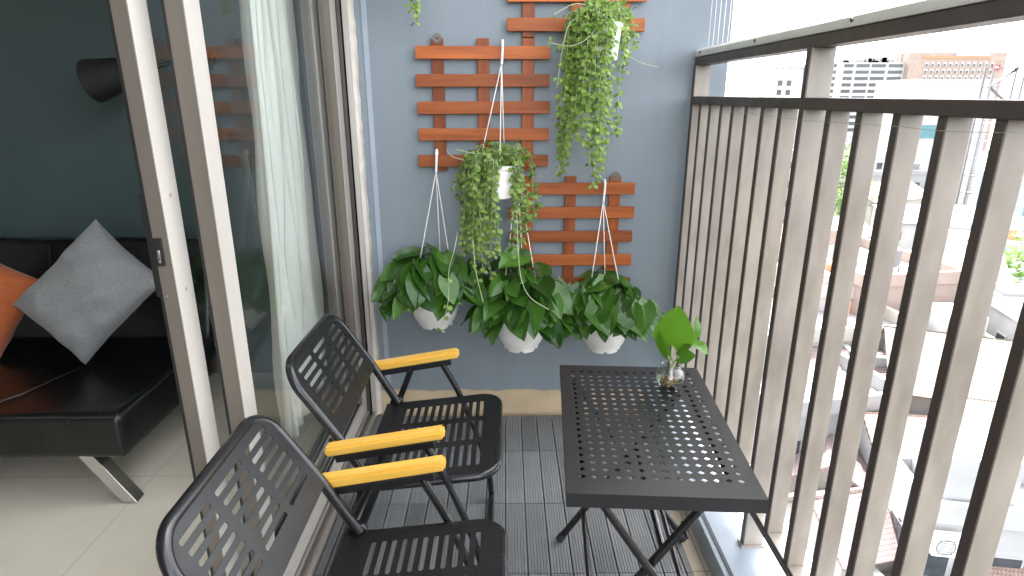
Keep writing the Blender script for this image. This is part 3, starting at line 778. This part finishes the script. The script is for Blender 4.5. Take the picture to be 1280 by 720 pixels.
def trailing(name, label, loc, hook, seed, mat, strands, mound, extra=(), group='small-leaved trailing plants in white hanging pots', attach=None):
    rd = random.Random(seed)
    t = thing(name, label, 'hanging plant', loc, 0, group)
    cup_pot(t, M['plastic_white'])
    hanger(t, .128, Vector(hook)-Vector(loc), attach or [(.068,-.03,.126),(-.066,-.03,.126),(.01,.070,.126)])
    lv = MB(); stm = MB()
    for (ex, ey, ez) in strands:      # end points, local
        az = math.atan2(ey, ex)+rd.uniform(-.25,.25)
        r0 = .060; st = Vector((r0*math.cos(az), r0*math.sin(az)*.9, .122))
        out = max(.085, math.hypot(ex,ey))*rd.uniform(.75,1.0)
        sh = Vector((out*math.cos(az)*.9, out*math.sin(az)*.9, .135+rd.uniform(0,.04)))
        pts = [Vector((st.x*.3,st.y*.3,.115)), st+Vector((0,0,.03)), sh]
        n = max(2, int((sh.z-ez)/.09))
        for i in range(1, n+1):
            f = i/n
            pts.append(Vector((sh.x+(ex-sh.x)*f+rd.uniform(-.013,.013), min(WY-loc[1]-.02, sh.y+(ey-sh.y)*f+rd.uniform(-.01,.01)), sh.z-.03*f+(ez-sh.z+.03)*f)))
        strand(lv, stm, pts, rd)
    for i in range(mound):            # short tips crowding over the rim
        az = rd.uniform(0,2*PI); r_ = rd.uniform(.02,.115); h = rd.uniform(.02,.085)
        if R(265) < az < R(345): r_ = min(r_, .055)
        p0 = Vector((.03*math.cos(az),.03*math.sin(az),.115)); p1 = Vector((r_*.7*math.cos(az),r_*.7*math.sin(az),.125+h)); p2 = Vector((r_*math.cos(az),min(.1,r_*math.sin(az)),.11+h*.6))
        strand(lv, stm, [p0,p1,p2], rd, .015)
    for pts in extra: strand(lv, stm, pts, rd, .05, (.014,.022), .0014, .1, .55)
    lv.build('foliage', mat, t, True, recalc=False); stm.build('stems', M['stem_pale'], t, True)
    return t
rd = random.Random(77)
# bright plant, upper right: local origin = pot bottom
S = []
LOC = Vector((.350,2.395,1.515))
for i in range(50):
    az = rd.uniform(-200,20)
    if -88 < az < -12: continue
    rr = rd.uniform(.075,.150)
    ex = rr*math.cos(R(az)); ey = max(-.12, min(.085, rr*math.sin(R(az))))
    ez = rd.choice((rd.uniform(-.08,.05), rd.uniform(-.18,-.0), rd.uniform(-.20,-.05), rd.uniform(-.36,-.15)))
    if ex > .07: ez = max(ez, rd.uniform(-.16,0))
    S.append((ex,ey,ez))
for (px_, py_, yy) in ((740,236,2.33),(746,228,2.34),(738,205,2.31),(752,200,2.33),(742,215,2.3),(705,212,2.37),(711,190,2.35),(699,215,2.40),(765,165,2.33),(722,170,2.3),(775,170,2.36),(716,160,2.32),(730,160,2.29),(757,185,2.3)):
    p = onY(px_, py_, yy)-LOC; S.append((p.x,p.y,p.z))
ext = [[onY(730,20,2.36)-LOC, onY(712,30,2.32)-LOC, onY(703,62,2.31)-LOC, onY(696,110,2.31)-LOC],
       [onY(752,10,2.33)-LOC, onY(740,42,2.29)-LOC, onY(715,57,2.29)-LOC, onY(684,53,2.30)-LOC],
       [onY(740,8,2.36)-LOC, onY(718,5,2.33)-LOC, onY(692,18,2.32)-LOC],
       [onY(785,70,2.36)-LOC, onY(800,78,2.36)-LOC, onY(822,84,2.37)-LOC]]
trailing('trailing_plant', 'bright green trailing plant hanging high beside the upper trellis', LOC, (.350,2.484,2.02), 31, M['dischidia_bright'], S, 46, ext)
S = []
LOC = Vector((-.035,2.40,1.012))
for i in range(44):
    az = rd.uniform(-200,20)
    if -92 < az < -25: continue
    rr = rd.uniform(.08,.165)
    ex = rr*math.cos(R(az)); ey = max(-.13, min(.08, rr*math.sin(R(az))))
    if ex > .04: ez = rd.uniform(-.17,.03)
    else: ez = rd.choice((rd.uniform(-.1,.05), rd.uniform(-.27,-.1)))
    S.append((ex,ey,ez))
for (px_, py_, yy) in ((612,345,2.30),(604,338,2.28),(608,318,2.30),(645,330,2.33),(650,305,2.34),(643,300,2.32),(592,330,2.28),(583,305,2.28),(575,295,2.32),(598,310,2.26)):
    p = onY(px_, py_, yy)-LOC; S.append((p.x,p.y,p.z))
ext = [[onY(572,290,2.28)-LOC, onY(568,312,2.20)-LOC, onY(561,340,2.18)-LOC, onY(560,378,2.17)-LOC, onY(551,412,2.17)-LOC],
       [onY(646,270,2.31)-LOC, onY(648,318,2.20)-LOC, onY(652,350,2.17)-LOC, onY(663,372,2.16)-LOC, onY(686,387,2.16)-LOC],
       [onY(591,300,2.26)-LOC, onY(595,340,2.2)-LOC, onY(604,378,2.19)-LOC],
       [onY(600,195,2.36)-LOC, onY(584,190,2.34)-LOC, onY(571,187,2.34)-LOC],
       [onY(580,200,2.37)-LOC, onY(566,196,2.36)-LOC, onY(558,187,2.36)-LOC]]
trailing('trailing_plant', 'full trailing plant in a white pot hooked on the tall trellis, above the pothos', LOC, (-.011,2.484,1.590), 32, M['dischidia_dark'], S, 44, ext,
         attach=[(.012,-.070,.126),(-.068,-.02,.126),(.03,.064,.126)])
S = []
LOC = Vector((-.42,2.40,1.93))
for i in range(26):
    az = rd.uniform(-200,20); rr = rd.uniform(.08,.15)
    S.append((rr*math.cos(R(az)), max(-.12,min(.08,rr*math.sin(R(az)))), rd.uniform(-.12,.05)))
for (px_, py_, yy) in ((521,28,2.36),(518,12,2.36),(523,18,2.35)):
    p = onY(px_, py_, yy)-LOC; S.append((p.x,p.y,p.z))
trailing('trailing_plant', 'trailing plant of which only a leafy tip hangs in above the tall trellis', LOC, (-.40,2.484,2.42), 33, M['dischidia_bright'], S, 20)

# ------------------------------------------------------------------ trellises
def trellis(label, x0, x1, tops, ups, ztop, zbot, seed, ear):
    t = thing('trellis', label, 'trellis', (x0,WY,zbot), 0, 'wooden trellises on the end wall')
    rd = random.Random(seed)
    for zt_ in tops:
        o = MB().cbox(0, x1-x0+rd.uniform(-.003,.003), -.0065, .0065, -.0235, .0235, .0015).build('slat', M['trellis'], t)
        o.location = (rd.uniform(-.003,.003), -.0245, zt_-.0235-zbot); o.rotation_euler = (0, rd.uniform(-.005,.005), 0)
    for xa in ups:
        o = MB().cbox(-.0235, .0235, -.0065, .0065, zbot, ztop, .0015).build('upright', M['trellis_up'], t)
        o.location = (xa-x0, -.0105, -zbot); o.rotation_euler = (0,0,0)
    for xa in ear:
        b = MB(); Mx = Matrix.Translation((xa-x0,-.018,ztop-zbot)) @ Matrix.Rotation(PI/2,4,'X')
        b.lathe([(.006,0),(.018,0),(.018,.002),(.006,.002),(.006,0)], 20, M=Mx); b.build('hanging_ear', M['ear'], t)
    return t
trellis('tall wooden trellis with five slats beside the door side of the wall', -.348, .172, (1.576,1.474,1.372,1.270,1.167), (-.262,-.086,.088), 1.604, 1.102, 1, (-.262,))
trellis('wooden trellis running out of the top of the picture behind the bright trailing plant', .007, .530, (2.082,1.980,1.878,1.776,1.675), (.088,.270,.447), 2.11, 1.607, 2, ())
trellis('low wooden trellis behind the right-hand pothos, under the bright trailing plant', .010, .530, (1.054,.954,.853,.752,.651), (.088,.266,.449), 1.080, .585, 3, (.449,))

# ------------------------------------------------------------------ bowl with cutting
vs = thing('glass_vase', 'small round glass vase with roots standing on the black table', 'vase', (.467,1.582,.6005))
MB().lathe([(0,.003),(.020,.002),(.024,0),(.032,.008),(.039,.022),(.041,.034),(.037,.048),(.028,.058),(.024,.063),(.027,.071),(.0255,.071),(.0225,.063),(.0265,.057),(.0355,.047),(.0393,.034),(.0373,.023),(.030,.010),(0,.006)], 36).build('bowl', M['bowl_glass'], vs, True)
MB().lathe([(0,.009),(.029,.0115),(.0362,.023),(.0382,.034),(.036,.043),(0,.043)], 30).build('water', M['water'], vs, True)
pc = thing('pothos_cutting', 'bright green pothos cutting with one big leaf in the glass vase', 'plant', (.467,1.582,.6005))
VL = Vector((.467,1.582,.6005)); lv = MB(); stm = MB(); rts = MB()
def cut_leaf(px_, py_, yy, tipx, tipy, ytip, W, n, r, curl=.1, fold=.15):
    a = onY(px_,py_,yy)-VL; e = onY(tipx,tipy,ytip)-VL; d = e-a
    leaf_geo(lv, a, d, n, d.length, W, curl, fold, r, nv=10, pk=.78)
    stm.tube(subdivide([Vector((0,0,.012)), Vector((a.x*.2,a.y*.2,.07)), a],5), .0026, 6)
cut_leaf(840,432,1.60,848,385,1.54, .112, (-.35,-1,.15), .45, .05, .14)
cut_leaf(835,444,1.57,822,416,1.55, .046, (-.8,-.5,.3), .95, .1, .25)
cut_leaf(862,427,1.60,885,436,1.54, .056, (.3,-.5,.9), .75, .25, .2)
cut_leaf(866,421,1.64,874,394,1.66, .052, (.8,-.7,.2), .85, .15, .35)
cut_leaf(849,446,1.55,868,444,1.52, .042, (-.1,-.8,.5), .0, .2, .2)
rd = random.Random(9)
for i in range(26):
    a0 = rd.uniform(0,6.28); r1 = rd.uniform(.004,.03); z1 = rd.uniform(.010,.022)
    p1 = Vector((r1*math.cos(a0),r1*math.sin(a0),z1)); a1 = a0+rd.uniform(-1.2,1.2); r2 = rd.uniform(.012,.030)
    rts.tube(subdivide([Vector((rd.uniform(-.006,.006),rd.uniform(-.006,.006),.032)), p1, Vector((r2*math.cos(a1),r2*math.sin(a1),rd.uniform(.012,.024)))],4), .0022, 5)
lv.build('foliage', M['cutting_leaf'], pc, True, recalc=False); stm.build('stems', M['stem_pale'], pc, True); rts.build('roots', M['root'], pc, True)

# ------------------------------------------------------------------ the city below
GZ = -24.0
tag(MB().box(-900, 1500, 9, 2500, GZ-1, GZ).build('ground', M['ground']), kind='structure')
tag(MB().box(-20, 120, 82, 88, GZ, GZ+.02).build('road', M['road']), kind='structure')
tag(MB().box(28.5, 32.5, 9, 82, GZ, GZ+.02).build('road', M['road']), kind='structure')
def house(label, px, py, h, w, d, rz, wall, roof='flat', rmat=None, seed=0, name='house', cat='house', nwin=(3,3), Y=None, extra=None, both=True, win='b_win'):
    """box house; (px,py) = pixel where the middle of its roof shows, h = height above the ground"""
    rd = random.Random(seed)
    c = onZ(px, py, GZ+h) if Y is None else onY(px, py, Y)
    t = thing(name, label, cat, (c.x, c.y, GZ), rz)
    if Y is not None: h = c.z-GZ
    b = MB(); b.box(-w/2, w/2, -d/2, d/2, 0, h); b.build('walls', M[wall], t)
    if roof == 'flat':
        p = MB()
        p.box(-w/2-.15, w/2+.15, -d/2-.15, -d/2+.15, h+.003, h+.8); p.box(-w/2-.15, w/2+.15, d/2-.15, d/2+.15, h+.003, h+.8)
        p.box(-w/2-.15, -w/2+.15, -d/2+.16, d/2-.16, h+.003, h+.8); p.box(w/2-.15, w/2+.15, -d/2+.16, d/2-.16, h+.003, h+.8)
        p.build('parapet', M[wall], t)
        MB().box(-w/2+.2, w/2-.2, -d/2+.2, d/2-.2, h+.004, h+.06).build('roof', M[rmat or 'b_roofgrey'], t)
        if rd.random() < .75:
            x_, y_ = rd.uniform(-w*.25,w*.25), rd.uniform(-d*.1,d*.3)
            MB().box(x_-1.2, x_+1.2, y_-1.3, y_+1.3, h+.061, h+2.4).build('roof_cabin', M[wall], t)
        if py < 450 and rd.random() < .6:
            x_, y_ = rd.uniform(-w*.3,w*.3), -d*.25
            tk = MB(); tk.lathe([(0,1.9),(.2,1.85),(.55,1.7),(.6,1.6),(.6,.6),(.45,.5)], 16, (x_,y_,h+.06)); 
            for q in ((-.4,-.4),(.4,-.4),(.4,.4),(-.4,.4)): tk.box(x_+q[0]-.04, x_+q[0]+.04, y_+q[1]-.04, y_+q[1]+.04, h+.06, h+.6)
            tk.build('water_tank', M['b_steel'] if rd.random() < .5 else M['tank'], t)
    else:
        e = .45; rh = roof
        ov = [(-w/2-e,-d/2-e,h),(w/2+e,-d/2-e,h),(w/2+e,d/2+e,h),(-w/2-e,d/2+e,h)]
        # two tiled slopes, ridge along x ; each slope a slab
        sl = math.hypot(d/2+e, rh); a = math.atan2(rh, d/2+e)
        for sgn in (1, -1):
            Mx = Matrix.Translation((0,0,h+rh)) @ Matrix.Rotation(0 if sgn > 0 else PI,4,'Z') @ Matrix.Rotation(a,4,'X') @ Matrix.Translation((0,-sl/2,0))
            o = MB().box(-w/2-e, w/2+e, -sl/2, sl/2-.05, .02, .16).build('roof', M[rmat], t); o.matrix_local = Mx
        g = MB(); g.add([(-w/2,-d/2,h),(-w/2,d/2,h),(-w/2,0,h+rh),(w/2,-d/2,h),(w/2,d/2,h),(w/2,0,h+rh)], [(0,1,2),(3,5,4),(0,2,5,3),(1,4,5,2),(0,3,4,1)]); g.build('gable', M[wall], t)
    nx_, nz_ = nwin
    for k in range(nz_):
        z0 = h-1.2-(h-1.0)*k/ max(nz_,1)
        if z0 < 1.6: continue
        for i in range(nx_):
            x_ = -w/2+w*(i+.5)/nx_
            if rd.random() < .12: continue
            wo = MB().box(x_-.55, x_+.55, -d/2-.06, -d/2-.003, z0-1.3, z0).build('window', M[wall], t)
            MB().box(x_-.47, x_+.47, -d/2-.075, -d/2-.062, z0-1.22, z0-.08).build('pane', M[win], wo)
        if both:
            ny_ = max(1, nx_-1)
            for i in range(ny_):
                y_ = -d/2+d*(i+.5)/ny_
                if rd.random() < .2: continue
                wo = MB().box(-w/2-.06, -w/2-.003, y_-.5, y_+.5, z0-1.3, z0).build('window', M[wall], t)
                MB().box(-w/2-.075, -w/2-.062, y_-.42, y_+.42, z0-1.22, z0-.08).build('pane', M[win], wo)
    return t
def on(t, px, py): pass
house('house with a wide beige tiled roof below the railing', 1215, 472, 11, 8, 6.5, R(-22), 'b_white', 2.2, 'r_beige', 1)
house('small house with a mauve tiled gable roof low behind the balusters', 1035, 590, 8, 4.5, 4.5, R(62), 'b_cream', 1.8, 'r_pink', 2, nwin=(2,3))
house('white town house with louvred windows and a brown tiled strip of roof', 1170, 556, 10, 6, 3.6, R(-8), 'b_white', 1.3, 'r_brown', 3, nwin=(4,3))
hA = house('white flat-roofed house nearest the balcony carrying an air conditioner', 1240, 628, 10.5, 6, 3, R(-10), 'b_white', 'flat', None, 4, nwin=(5,3))
house('low house with a rust-brown tiled roof at the lower corner of the view', 1285, 722, 8, 4.5, 3.5, R(-14), 'b_cream', 1.0, 'r_brown', 5)
house('narrow white house with a balcony front beside the mauve roof', 1062, 655, 8, 3.6, 3.6, R(12), 'b_cream', 1.5, 'r_pink', 6, nwin=(2,3))
house('pinkish three storey house standing tall among white roofs', 1075, 330, 14, 7, 10, R(8), 'b_pink', 'flat', None, 7, nwin=(3,4))
house('white flat-roofed house with a roof cabin behind the tiled roof', 1130, 430, 11, 9, 8, R(-6), 'b_white', 'flat', None, 8, nwin=(4,3))
house('long white shed with a grey roof in the middle distance', 1165, 335, 9, 16, 10, R(-12), 'b_white', 1.6, 'b_roofgrey', 9, nwin=(6,2))
house('grey house with a concrete terrace left of the blue awning', 985, 470, 11, 7, 8, R(10), 'b_grey', 'flat', None, 10)
house('cream house with a flat terrace seen between the middle balusters', 1020, 395, 12, 8, 8, R(4), 'b_cream', 'flat', None, 11)
house('brown roofed house in the gap beside the railing post', 985, 330, 10, 9, 8, R(30), 'b_white', 2.0, 'r_brown', 12)
house('pale blue flat-roofed house near the right edge of the view', 1330, 335, 12, 10, 9, R(-10), 'b_blue', 'flat', None, 13)
house('beige roofed house far behind the pinkish house', 1095, 245, 10, 12, 9, R(20), 'b_cream', 2.2, 'r_beige', 14)
house('white block of flats with a stepped roof in front of the hotel', 1030, 190, 15, 18, 12, R(-5), 'b_white', 'flat', None, 15, nwin=(6,4))
house('grey block of flats beyond the railing post', 960, 200, 13, 16, 12, R(12), 'b_grey', 'flat', None, 16, nwin=(5,3))
house('white house with a teal strip under its eaves right of the tiled roof', 1320, 560, 10, 8, 7, R(-18), 'b_white', 1.8, 'r_beige', 17)
house('cream house with a mauve gable roof nearest the end wall', 930, 300, 11, 9, 9, R(-15), 'b_cream', 1.8, 'r_pink', 18)
house('white house with a concrete roof beyond the green tree', 1260, 300, 9, 12, 10, R(-20), 'b_white', 'flat', None, 19)
house('white corner house at the foot of the fire escape', 1215, 395, 8.5, 7, 7, R(-14), 'b_white', 'flat', None, 20)
house('small white house with a grey tiled roof wedged below the tiled roof', 1105, 520, 8.5, 4, 4, R(20), 'b_white', 1.5, 'b_roofgrey', 51, nwin=(3,2))
house('slim grey house with two window columns right of the mauve roof', 1105, 600, 8, 3.4, 3.6, R(-20), 'b_grey', 'flat', None, 52, nwin=(2,3))
house('low white annex with a flat roof at the bottom of the view', 1125, 705, 7, 4, 3.2, R(6), 'b_white', 'flat', None, 53, nwin=(4,2))
house('cream annex with small windows beside the nearest white house', 1180, 660, 6.5, 3.4, 3.4, R(-25), 'b_cream', 'flat', None, 54, nwin=(3,2))
house('white terrace house left of the long white shed', 1105, 375, 11, 6, 8, R(-4), 'b_white', 'flat', None, 55, nwin=(3,3))
house('grey roofed house with a low gable below the long white shed', 1180, 405, 8, 8, 7, R(28), 'b_white', 1.7, 'b_roofgrey', 56)
house('beige roofed cottage between the shed and the green tree', 1215, 350, 7, 9, 8, R(-30), 'b_cream', 2.0, 'r_beige', 57)
house('white house with many windows just right of the green tree', 1290, 420, 10, 9, 8, R(-8), 'b_white', 'flat', None, 58, nwin=(5,3))
house('small cream house with a mauve roof beyond the blue awning', 1035, 470, 10, 6, 6, R(-12), 'b_cream', 1.6, 'r_pink', 59)
house('white house with a brown gable under the slender tree', 1025, 290, 9, 9, 8, R(15), 'b_white', 1.8, 'r_brown', 60)
house('white three storey block left of the pinkish house', 1040, 350, 13, 7, 8, R(-6), 'b_white', 'flat', None, 61, nwin=(3,4))
house('grey flat-roofed block between the far trees and the blank white building', 1110, 215, 12, 12, 9, R(6), 'b_grey', 'flat', None, 62, nwin=(5,3))
house('white roofed hall in front of the blank white building', 1170, 272, 8, 18, 10, R(-6), 'b_white', 1.8, 'b_roofgrey', 63, nwin=(6,2))
house('white block standing right of the pale blue flat-roofed house', 1370, 400, 13, 9, 8, R(-12), 'b_white', 'flat', None, 64, nwin=(4,4))
# white windowless building in front of the hotel and its fire escape
c = onY(1200, 102, 125); hh = c.z-GZ
t = thing('white_building', 'tall white blank-walled building in front of the hotel', 'building', (c.x, 125, GZ), R(-4))
MB().box(-8, 7, -.0, 16, 0, hh).build('walls', M['b_white'], t); MB().box(-8.1, 7.1, -.1, 16.1, hh+.003, hh+.5).build('parapet', M['b_white'], t)
for (x_, z_, ww, hw_) in ((-6.2,hh-8,4.2,3.0),(-6.6,hh-17,2.4,3.2)):
    wo = MB().box(x_, x_+ww, -.12, -.004, z_-hw_, z_).build('window', M['b_white'], t)
    MB().box(x_+.2, x_+ww-.2, -.16, -.123, z_-hw_+.2, z_-.2).build('pane', M['b_teal'], wo)
c = onY(1244, 80, 108); hh = c.z-GZ
t = thing('fire_escape', 'dark steel fire escape tower beside the tall white building', 'fire escape', (c.x, 108, GZ), R(-6))
for (x_, y_) in ((0,0),(5,0),(0,2.2),(5,2.2)): MB().box(x_-.12, x_+.12, y_-.12, y_+.12, 0, hh).build('post', M['b_steel'], t)
zz = 2.5; sgn = 1
while zz < hh-.4:
    pl = MB().box(.13, 4.87, -.1, 2.3, zz, zz+.12).build('platform', M['b_steel'], t)
    g = MB()
    for dz in (.55,1.05): g.box(.13, 4.87, -.16, -.105, zz+dz, zz+dz+.06)
    g.build('guard_rail', M['b_steel'], pl)
    if hh-9 < zz and zz+3 < hh: MB().beam((.6 if sgn > 0 else 4.4, 1.1, zz+.13),(4.4 if sgn > 0 else .6, 1.1, zz+2.98),.9,.16).build('stair_flight', M['b_steel'], t)
    elif zz+3 < hh:
        ld = MB()
        for xx in (.5,.95): ld.box(xx-.03, xx+.03, .9, .96, zz+.13, zz+2.98)
        for k_ in range(8): ld.box(.53, .92, .9, .95, zz+.3+.34*k_, zz+.34+.34*k_)
        ld.build('ladder', M['b_steel'], t)
    zz += 3.0; sgn = -sgn
house('pale blue building with a teal band at the right edge', 1300, 225, 12, 12, 10, R(-8), 'b_blue', 'flat', 'b_teal', 22, name='pale_building', cat='building', Y=95, nwin=(3,5), win='b_teal')
# hotel
HY = 300
A_ = onY(1032, 78, HY); B_ = onY(1130, 78, HY); C_ = onY(1245, 66, HY)
t = thing('hotel', 'large hotel with a white wing and a brown wing carrying a red sign', 'hotel', (A_.x, HY, GZ), 0)
def hx(px): return onY(px, 100, HY).x-A_.x
def hz(py): return onY(1130, py, HY).z-GZ
wx = hx(1128); bx = hx(1246); wt = hz(78); bt = hz(66)
MB().box(0, wx-.02, 0, 26, 0, wt).build('white_wing', M['b_white'], t)
MB().box(wx, bx, -3, 26, 0, bt).build('brown_wing', M['b_pink'], t)
MB().box(hx(1143), hx(1226), -3.4, -3.01, hz(73.5), hz(71.5)).build('cornice', M['b_orange'], t)
MB().box(hx(1183), hx(1225), -3.3, -3.01, hz(70.8), hz(67)).build('roof_glazing', M['b_white'], t)
for py in (82,90,98,106,114,122,130,138,146,154,162):
    for (xa, xb) in ((1035,1043),(1053,1064),(1068,1084),(1087,1104),(1108,1125)):
        MB().box(hx(xa), hx(xb), -.25, -.01, hz(py+2.0), hz(py-1.8)).build('window', M['b_win'], t)
for r_ in range(6):
    for c_ in range(12):
        px_ = 1149+7.3*c_; py = 81+8.2*r_
        wo = MB().box(hx(px_-2.1), hx(px_+2.1), -3.3, -3.01, hz(py+2.6), hz(py-2.8)).build('window', M['b_white'], t)
        MB().box(hx(px_-1.3), hx(px_+1.3), -3.4, -3.31, hz(py+2.2), hz(py-.6)).build('pane', M['b_win'], wo)
sg = MB().box(hx(1230.5), hx(1239.5), -3.6, -3.02, hz(88), hz(81)).build('sign', M['red_sign'], t)
s2 = MB(); zc = hz(84.2); u_ = (hx(1239.5)-hx(1230.5))/9
for (x_, dx_, z0_, z1_) in ((2.2,.55,-.9,.7),(3.2,.5,-.9,1.5),(3.7,.7,-.9,.6),(4.7,.5,-.9,.7),(5.5,1.1,-.9,-.4),(5.5,1.1,.2,.7),(5.5,.45,-.4,.2)):
    s2.box(hx(1230.5)+x_*u_, hx(1230.5)+(x_+dx_)*u_, -3.72, -3.61, zc+z0_*u_, zc+z1_*u_)
s2.build('lettering', M['sign_white'], sg)
rt = MB()
rd = random.Random(3)
for i in range(16):
    px_ = rd.uniform(1040,1120); x_ = hx(px_); h_ = rd.uniform(.6,2.4); rt.box(x_-rd.uniform(.5,2), x_+rd.uniform(.5,2), 4, 7, wt+.003, wt+h_)
rt.build('rooftop_plant', M['b_grey'], t)
for i in range(5):
    x_ = hx(1122+5*i); MB().tube([(x_,3,wt if i < 2 else bt),(x_,3,bt+rd.uniform(1,4))], .18, 6).build('antenna', M['b_steel'], t)
# block left of the hotel, half built
c = onY(990, 86, 260)
t = thing('concrete_block', 'pale concrete block with a roof frame left of the hotel', 'building', (c.x, 260, GZ))
hh = onY(990, 96, 260).z-GZ
MB().box(-6, 9, 0, 15, 0, hh).build('walls', M['b_white'], t)
for i in range(6): MB().box(-6+2.8*i, -5.6+2.8*i, 1, 1.4, hh+.003, hh+3.2).build('roof_post', M['b_grey'], t)
MB().box(-7, 10, .5, 8, hh+3.21, hh+3.7).build('roof_canopy', M['b_grey'], t)
for k in range(3):
    for i in (0,1,3): MB().box(-5+3.6*i, -3.2+3.6*i, -.15, -.01, hh-3.4-3.6*k, hh-1.4-3.6*k).build('window', M['b_win'], t)
# air conditioner on the nearest white house, blue awning
yw = hA.location.y-1.5/math.cos(R(10))
for _ in range(6):        # point of that house's front wall, just below its parapet
    c = onY(1183, 678, yw-.42); yw = hA.location.y-1.5/math.cos(R(10))+(c.x-hA.location.x)*math.tan(R(-10))
t = thing('air_conditioner', 'boxy white air conditioner unit on the wall below the balcony', 'air conditioner', c, R(-10))
MB().cbox(-.55, .55, -.3, .1, -.42, .42, .03).build('casing', M['ac_white'], t)
g = MB(); g.lathe([(.30,-.012),(.33,0),(.30,.012)], 24, M=Matrix.Translation((-.15,-.31,0)) @ Matrix.Rotation(PI/2,4,'X'))
for k_ in range(7): g.box(-.45, .15, -.318, -.304, -.27+.09*k_-.012, -.27+.09*k_+.012)
g.build('fan_grille', M['b_steel'], t)
for sx in (-.35,.35): MB().beam((sx,-.25,-.45),(sx,.35,-.45),.05,.05).build('bracket', M['b_steel'], t)
c = onZ(1004, 512, GZ+4)
t = thing('awning', 'blue fabric awning at street level between two balusters', 'awning', (c.x,c.y,GZ), R(20))
aw = MB(); aw.add([(-1.6,-1.2,3.0),(1.6,-1.2,3.0),(1.6,1.2,4.0),(-1.6,1.2,4.0),(-1.6,-1.2,3.05),(1.6,-1.2,3.05),(1.6,1.2,4.05),(-1.6,1.2,4.05)], [(0,3,2,1),(4,5,6,7),(0,1,5,4),(1,2,6,5),(2,3,7,6),(3,0,4,7)])
aw.build('cloth', M['awning'], t)
for (x_, y_, h_) in ((-1.5,-1.1,3.0),(1.5,-1.1,3.0),(1.5,1.1,3.95),(-1.5,1.1,3.95)): MB().tube([(x_,y_,0),(x_,y_,h_)], .04, 6).build('post', M['b_steel'], t)
def tree(label, px, py, h, rad, seed, n=900):
    rd = random.Random(seed); c = onZ(px, py, GZ+h*.7)
    t = thing('tree', label, 'tree', (c.x,c.y,GZ), 0, 'trees in the streets below')
    tk = MB(); tk.tube([(0,0,0),(.1,0,h*.3),(.0,.1,h*.6)], [.22,.17,.1], 8)
    for i in range(6):
        a = rd.uniform(0,6.28); tk.tube([(0,0,h*rd.uniform(.35,.55)),(math.cos(a)*rad*.35,math.sin(a)*rad*.35,h*.66),(math.cos(a)*rad*.7,math.sin(a)*rad*.7,h*rd.uniform(.7,.9))], [.1,.06,.02], 6)
    tk.build('trunk', M['b_steel'], t, True)
    lv = MB(); cl = [(Vector((rd.gauss(0,.4)*rad, rd.gauss(0,.4)*rad, h*.72+rd.gauss(0,.17)*h)), rd.uniform(.25,.5)*rad) for _ in range(13)]
    for i in range(n):
        cc, r_ = rd.choice(cl); dv = Vector((rd.gauss(0,1),rd.gauss(0,1),rd.gauss(0,1))).normalized()*r_*rd.uniform(.6,1.05)
        p = cc+dv; s = rd.uniform(.16,.34); a = Vector((rd.gauss(0,1),rd.gauss(0,1),rd.gauss(0,.6))).normalized(); bb = a.orthogonal().normalized()
        lv.add([p-a*s, p-bb*s*.5, p+a*s, p+bb*s*.5], [(0,1,2,3)], rd.random())
    lv.build('crown', M['tree_leaf'], t, recalc=False)
tree('rounded green tree in front of the white house with a concrete roof', 1250, 386, 14, 2.6, 41)
tree('yellow-green tree seen through the balusters below the hotel', 1056, 232, 18, 3.6, 42, 1300)
tree('slender tree showing just beside the railing post', 1020, 238, 17, 3.2, 43)
tree('small street tree left of the blue awning', 976, 540, 11, 1.3, 44, 600)
tree('small street tree right of the blue awning', 1004, 540, 11, 1.3, 45, 600)
tree('bushy tree beside the mauve roof, rightmost of the three small trees', 1042, 545, 11, 1.2, 46, 600)
tree('dark tree among the far roofs near the wall end', 940, 225, 12, 5, 47, 1000)


# ------------------------------------------------------------------ light
wd = bpy.data.worlds.new('World'); scn.world = wd; wd.use_nodes = True
N = wd.node_tree.nodes; L = wd.node_tree.links
sky = N.new('ShaderNodeTexSky'); sky.sky_type = 'NISHITA'; sky.sun_disc = False
SE, SA = R(60), R(8.5)       # elevation; compass azimuth of the sun (0 = +Y, 90 = +X)
sky.sun_elevation = SE; sky.sun_rotation = SA; sky.dust_density = 2.5; sky.air_density = .8; sky.ozone_density = .3
N['Background'].inputs[1].default_value = .15; hsv = N.new('ShaderNodeHueSaturation'); hsv.inputs['Saturation'].default_value = .25; L.new(sky.outputs[0], hsv.inputs['Color']); L.new(hsv.outputs[0], N['Background'].inputs[0])
sl = bpy.data.lights.new('sun', 'SUN'); sl.energy = 2.0; sl.angle = R(.5); sl.color = (1,.955,.89)
so = bpy.data.objects.new('sun', sl); COL.objects.link(so)
d = Vector((math.sin(SA)*math.cos(SE), math.cos(SA)*math.cos(SE), math.sin(SE)))
so.rotation_euler = d.to_track_quat('Z','Y').to_euler(); so.location = (-5,-5,12)
scn.view_settings.view_transform = 'Standard'; scn.view_settings.look = 'None'; scn.view_settings.gamma = 1
scn.view_settings.use_curve_mapping = False; scn.view_settings.exposure = 3.7
scn.cycles.use_denoising = True
scn.cycles.max_bounces = 10; scn.cycles.diffuse_bounces = 5; scn.cycles.glossy_bounces = 4; scn.cycles.transparent_max_bounces = 16
scn.cycles.caustics_reflective = False; scn.cycles.caustics_refractive = False; scn.cycles.sample_clamp_indirect = 6
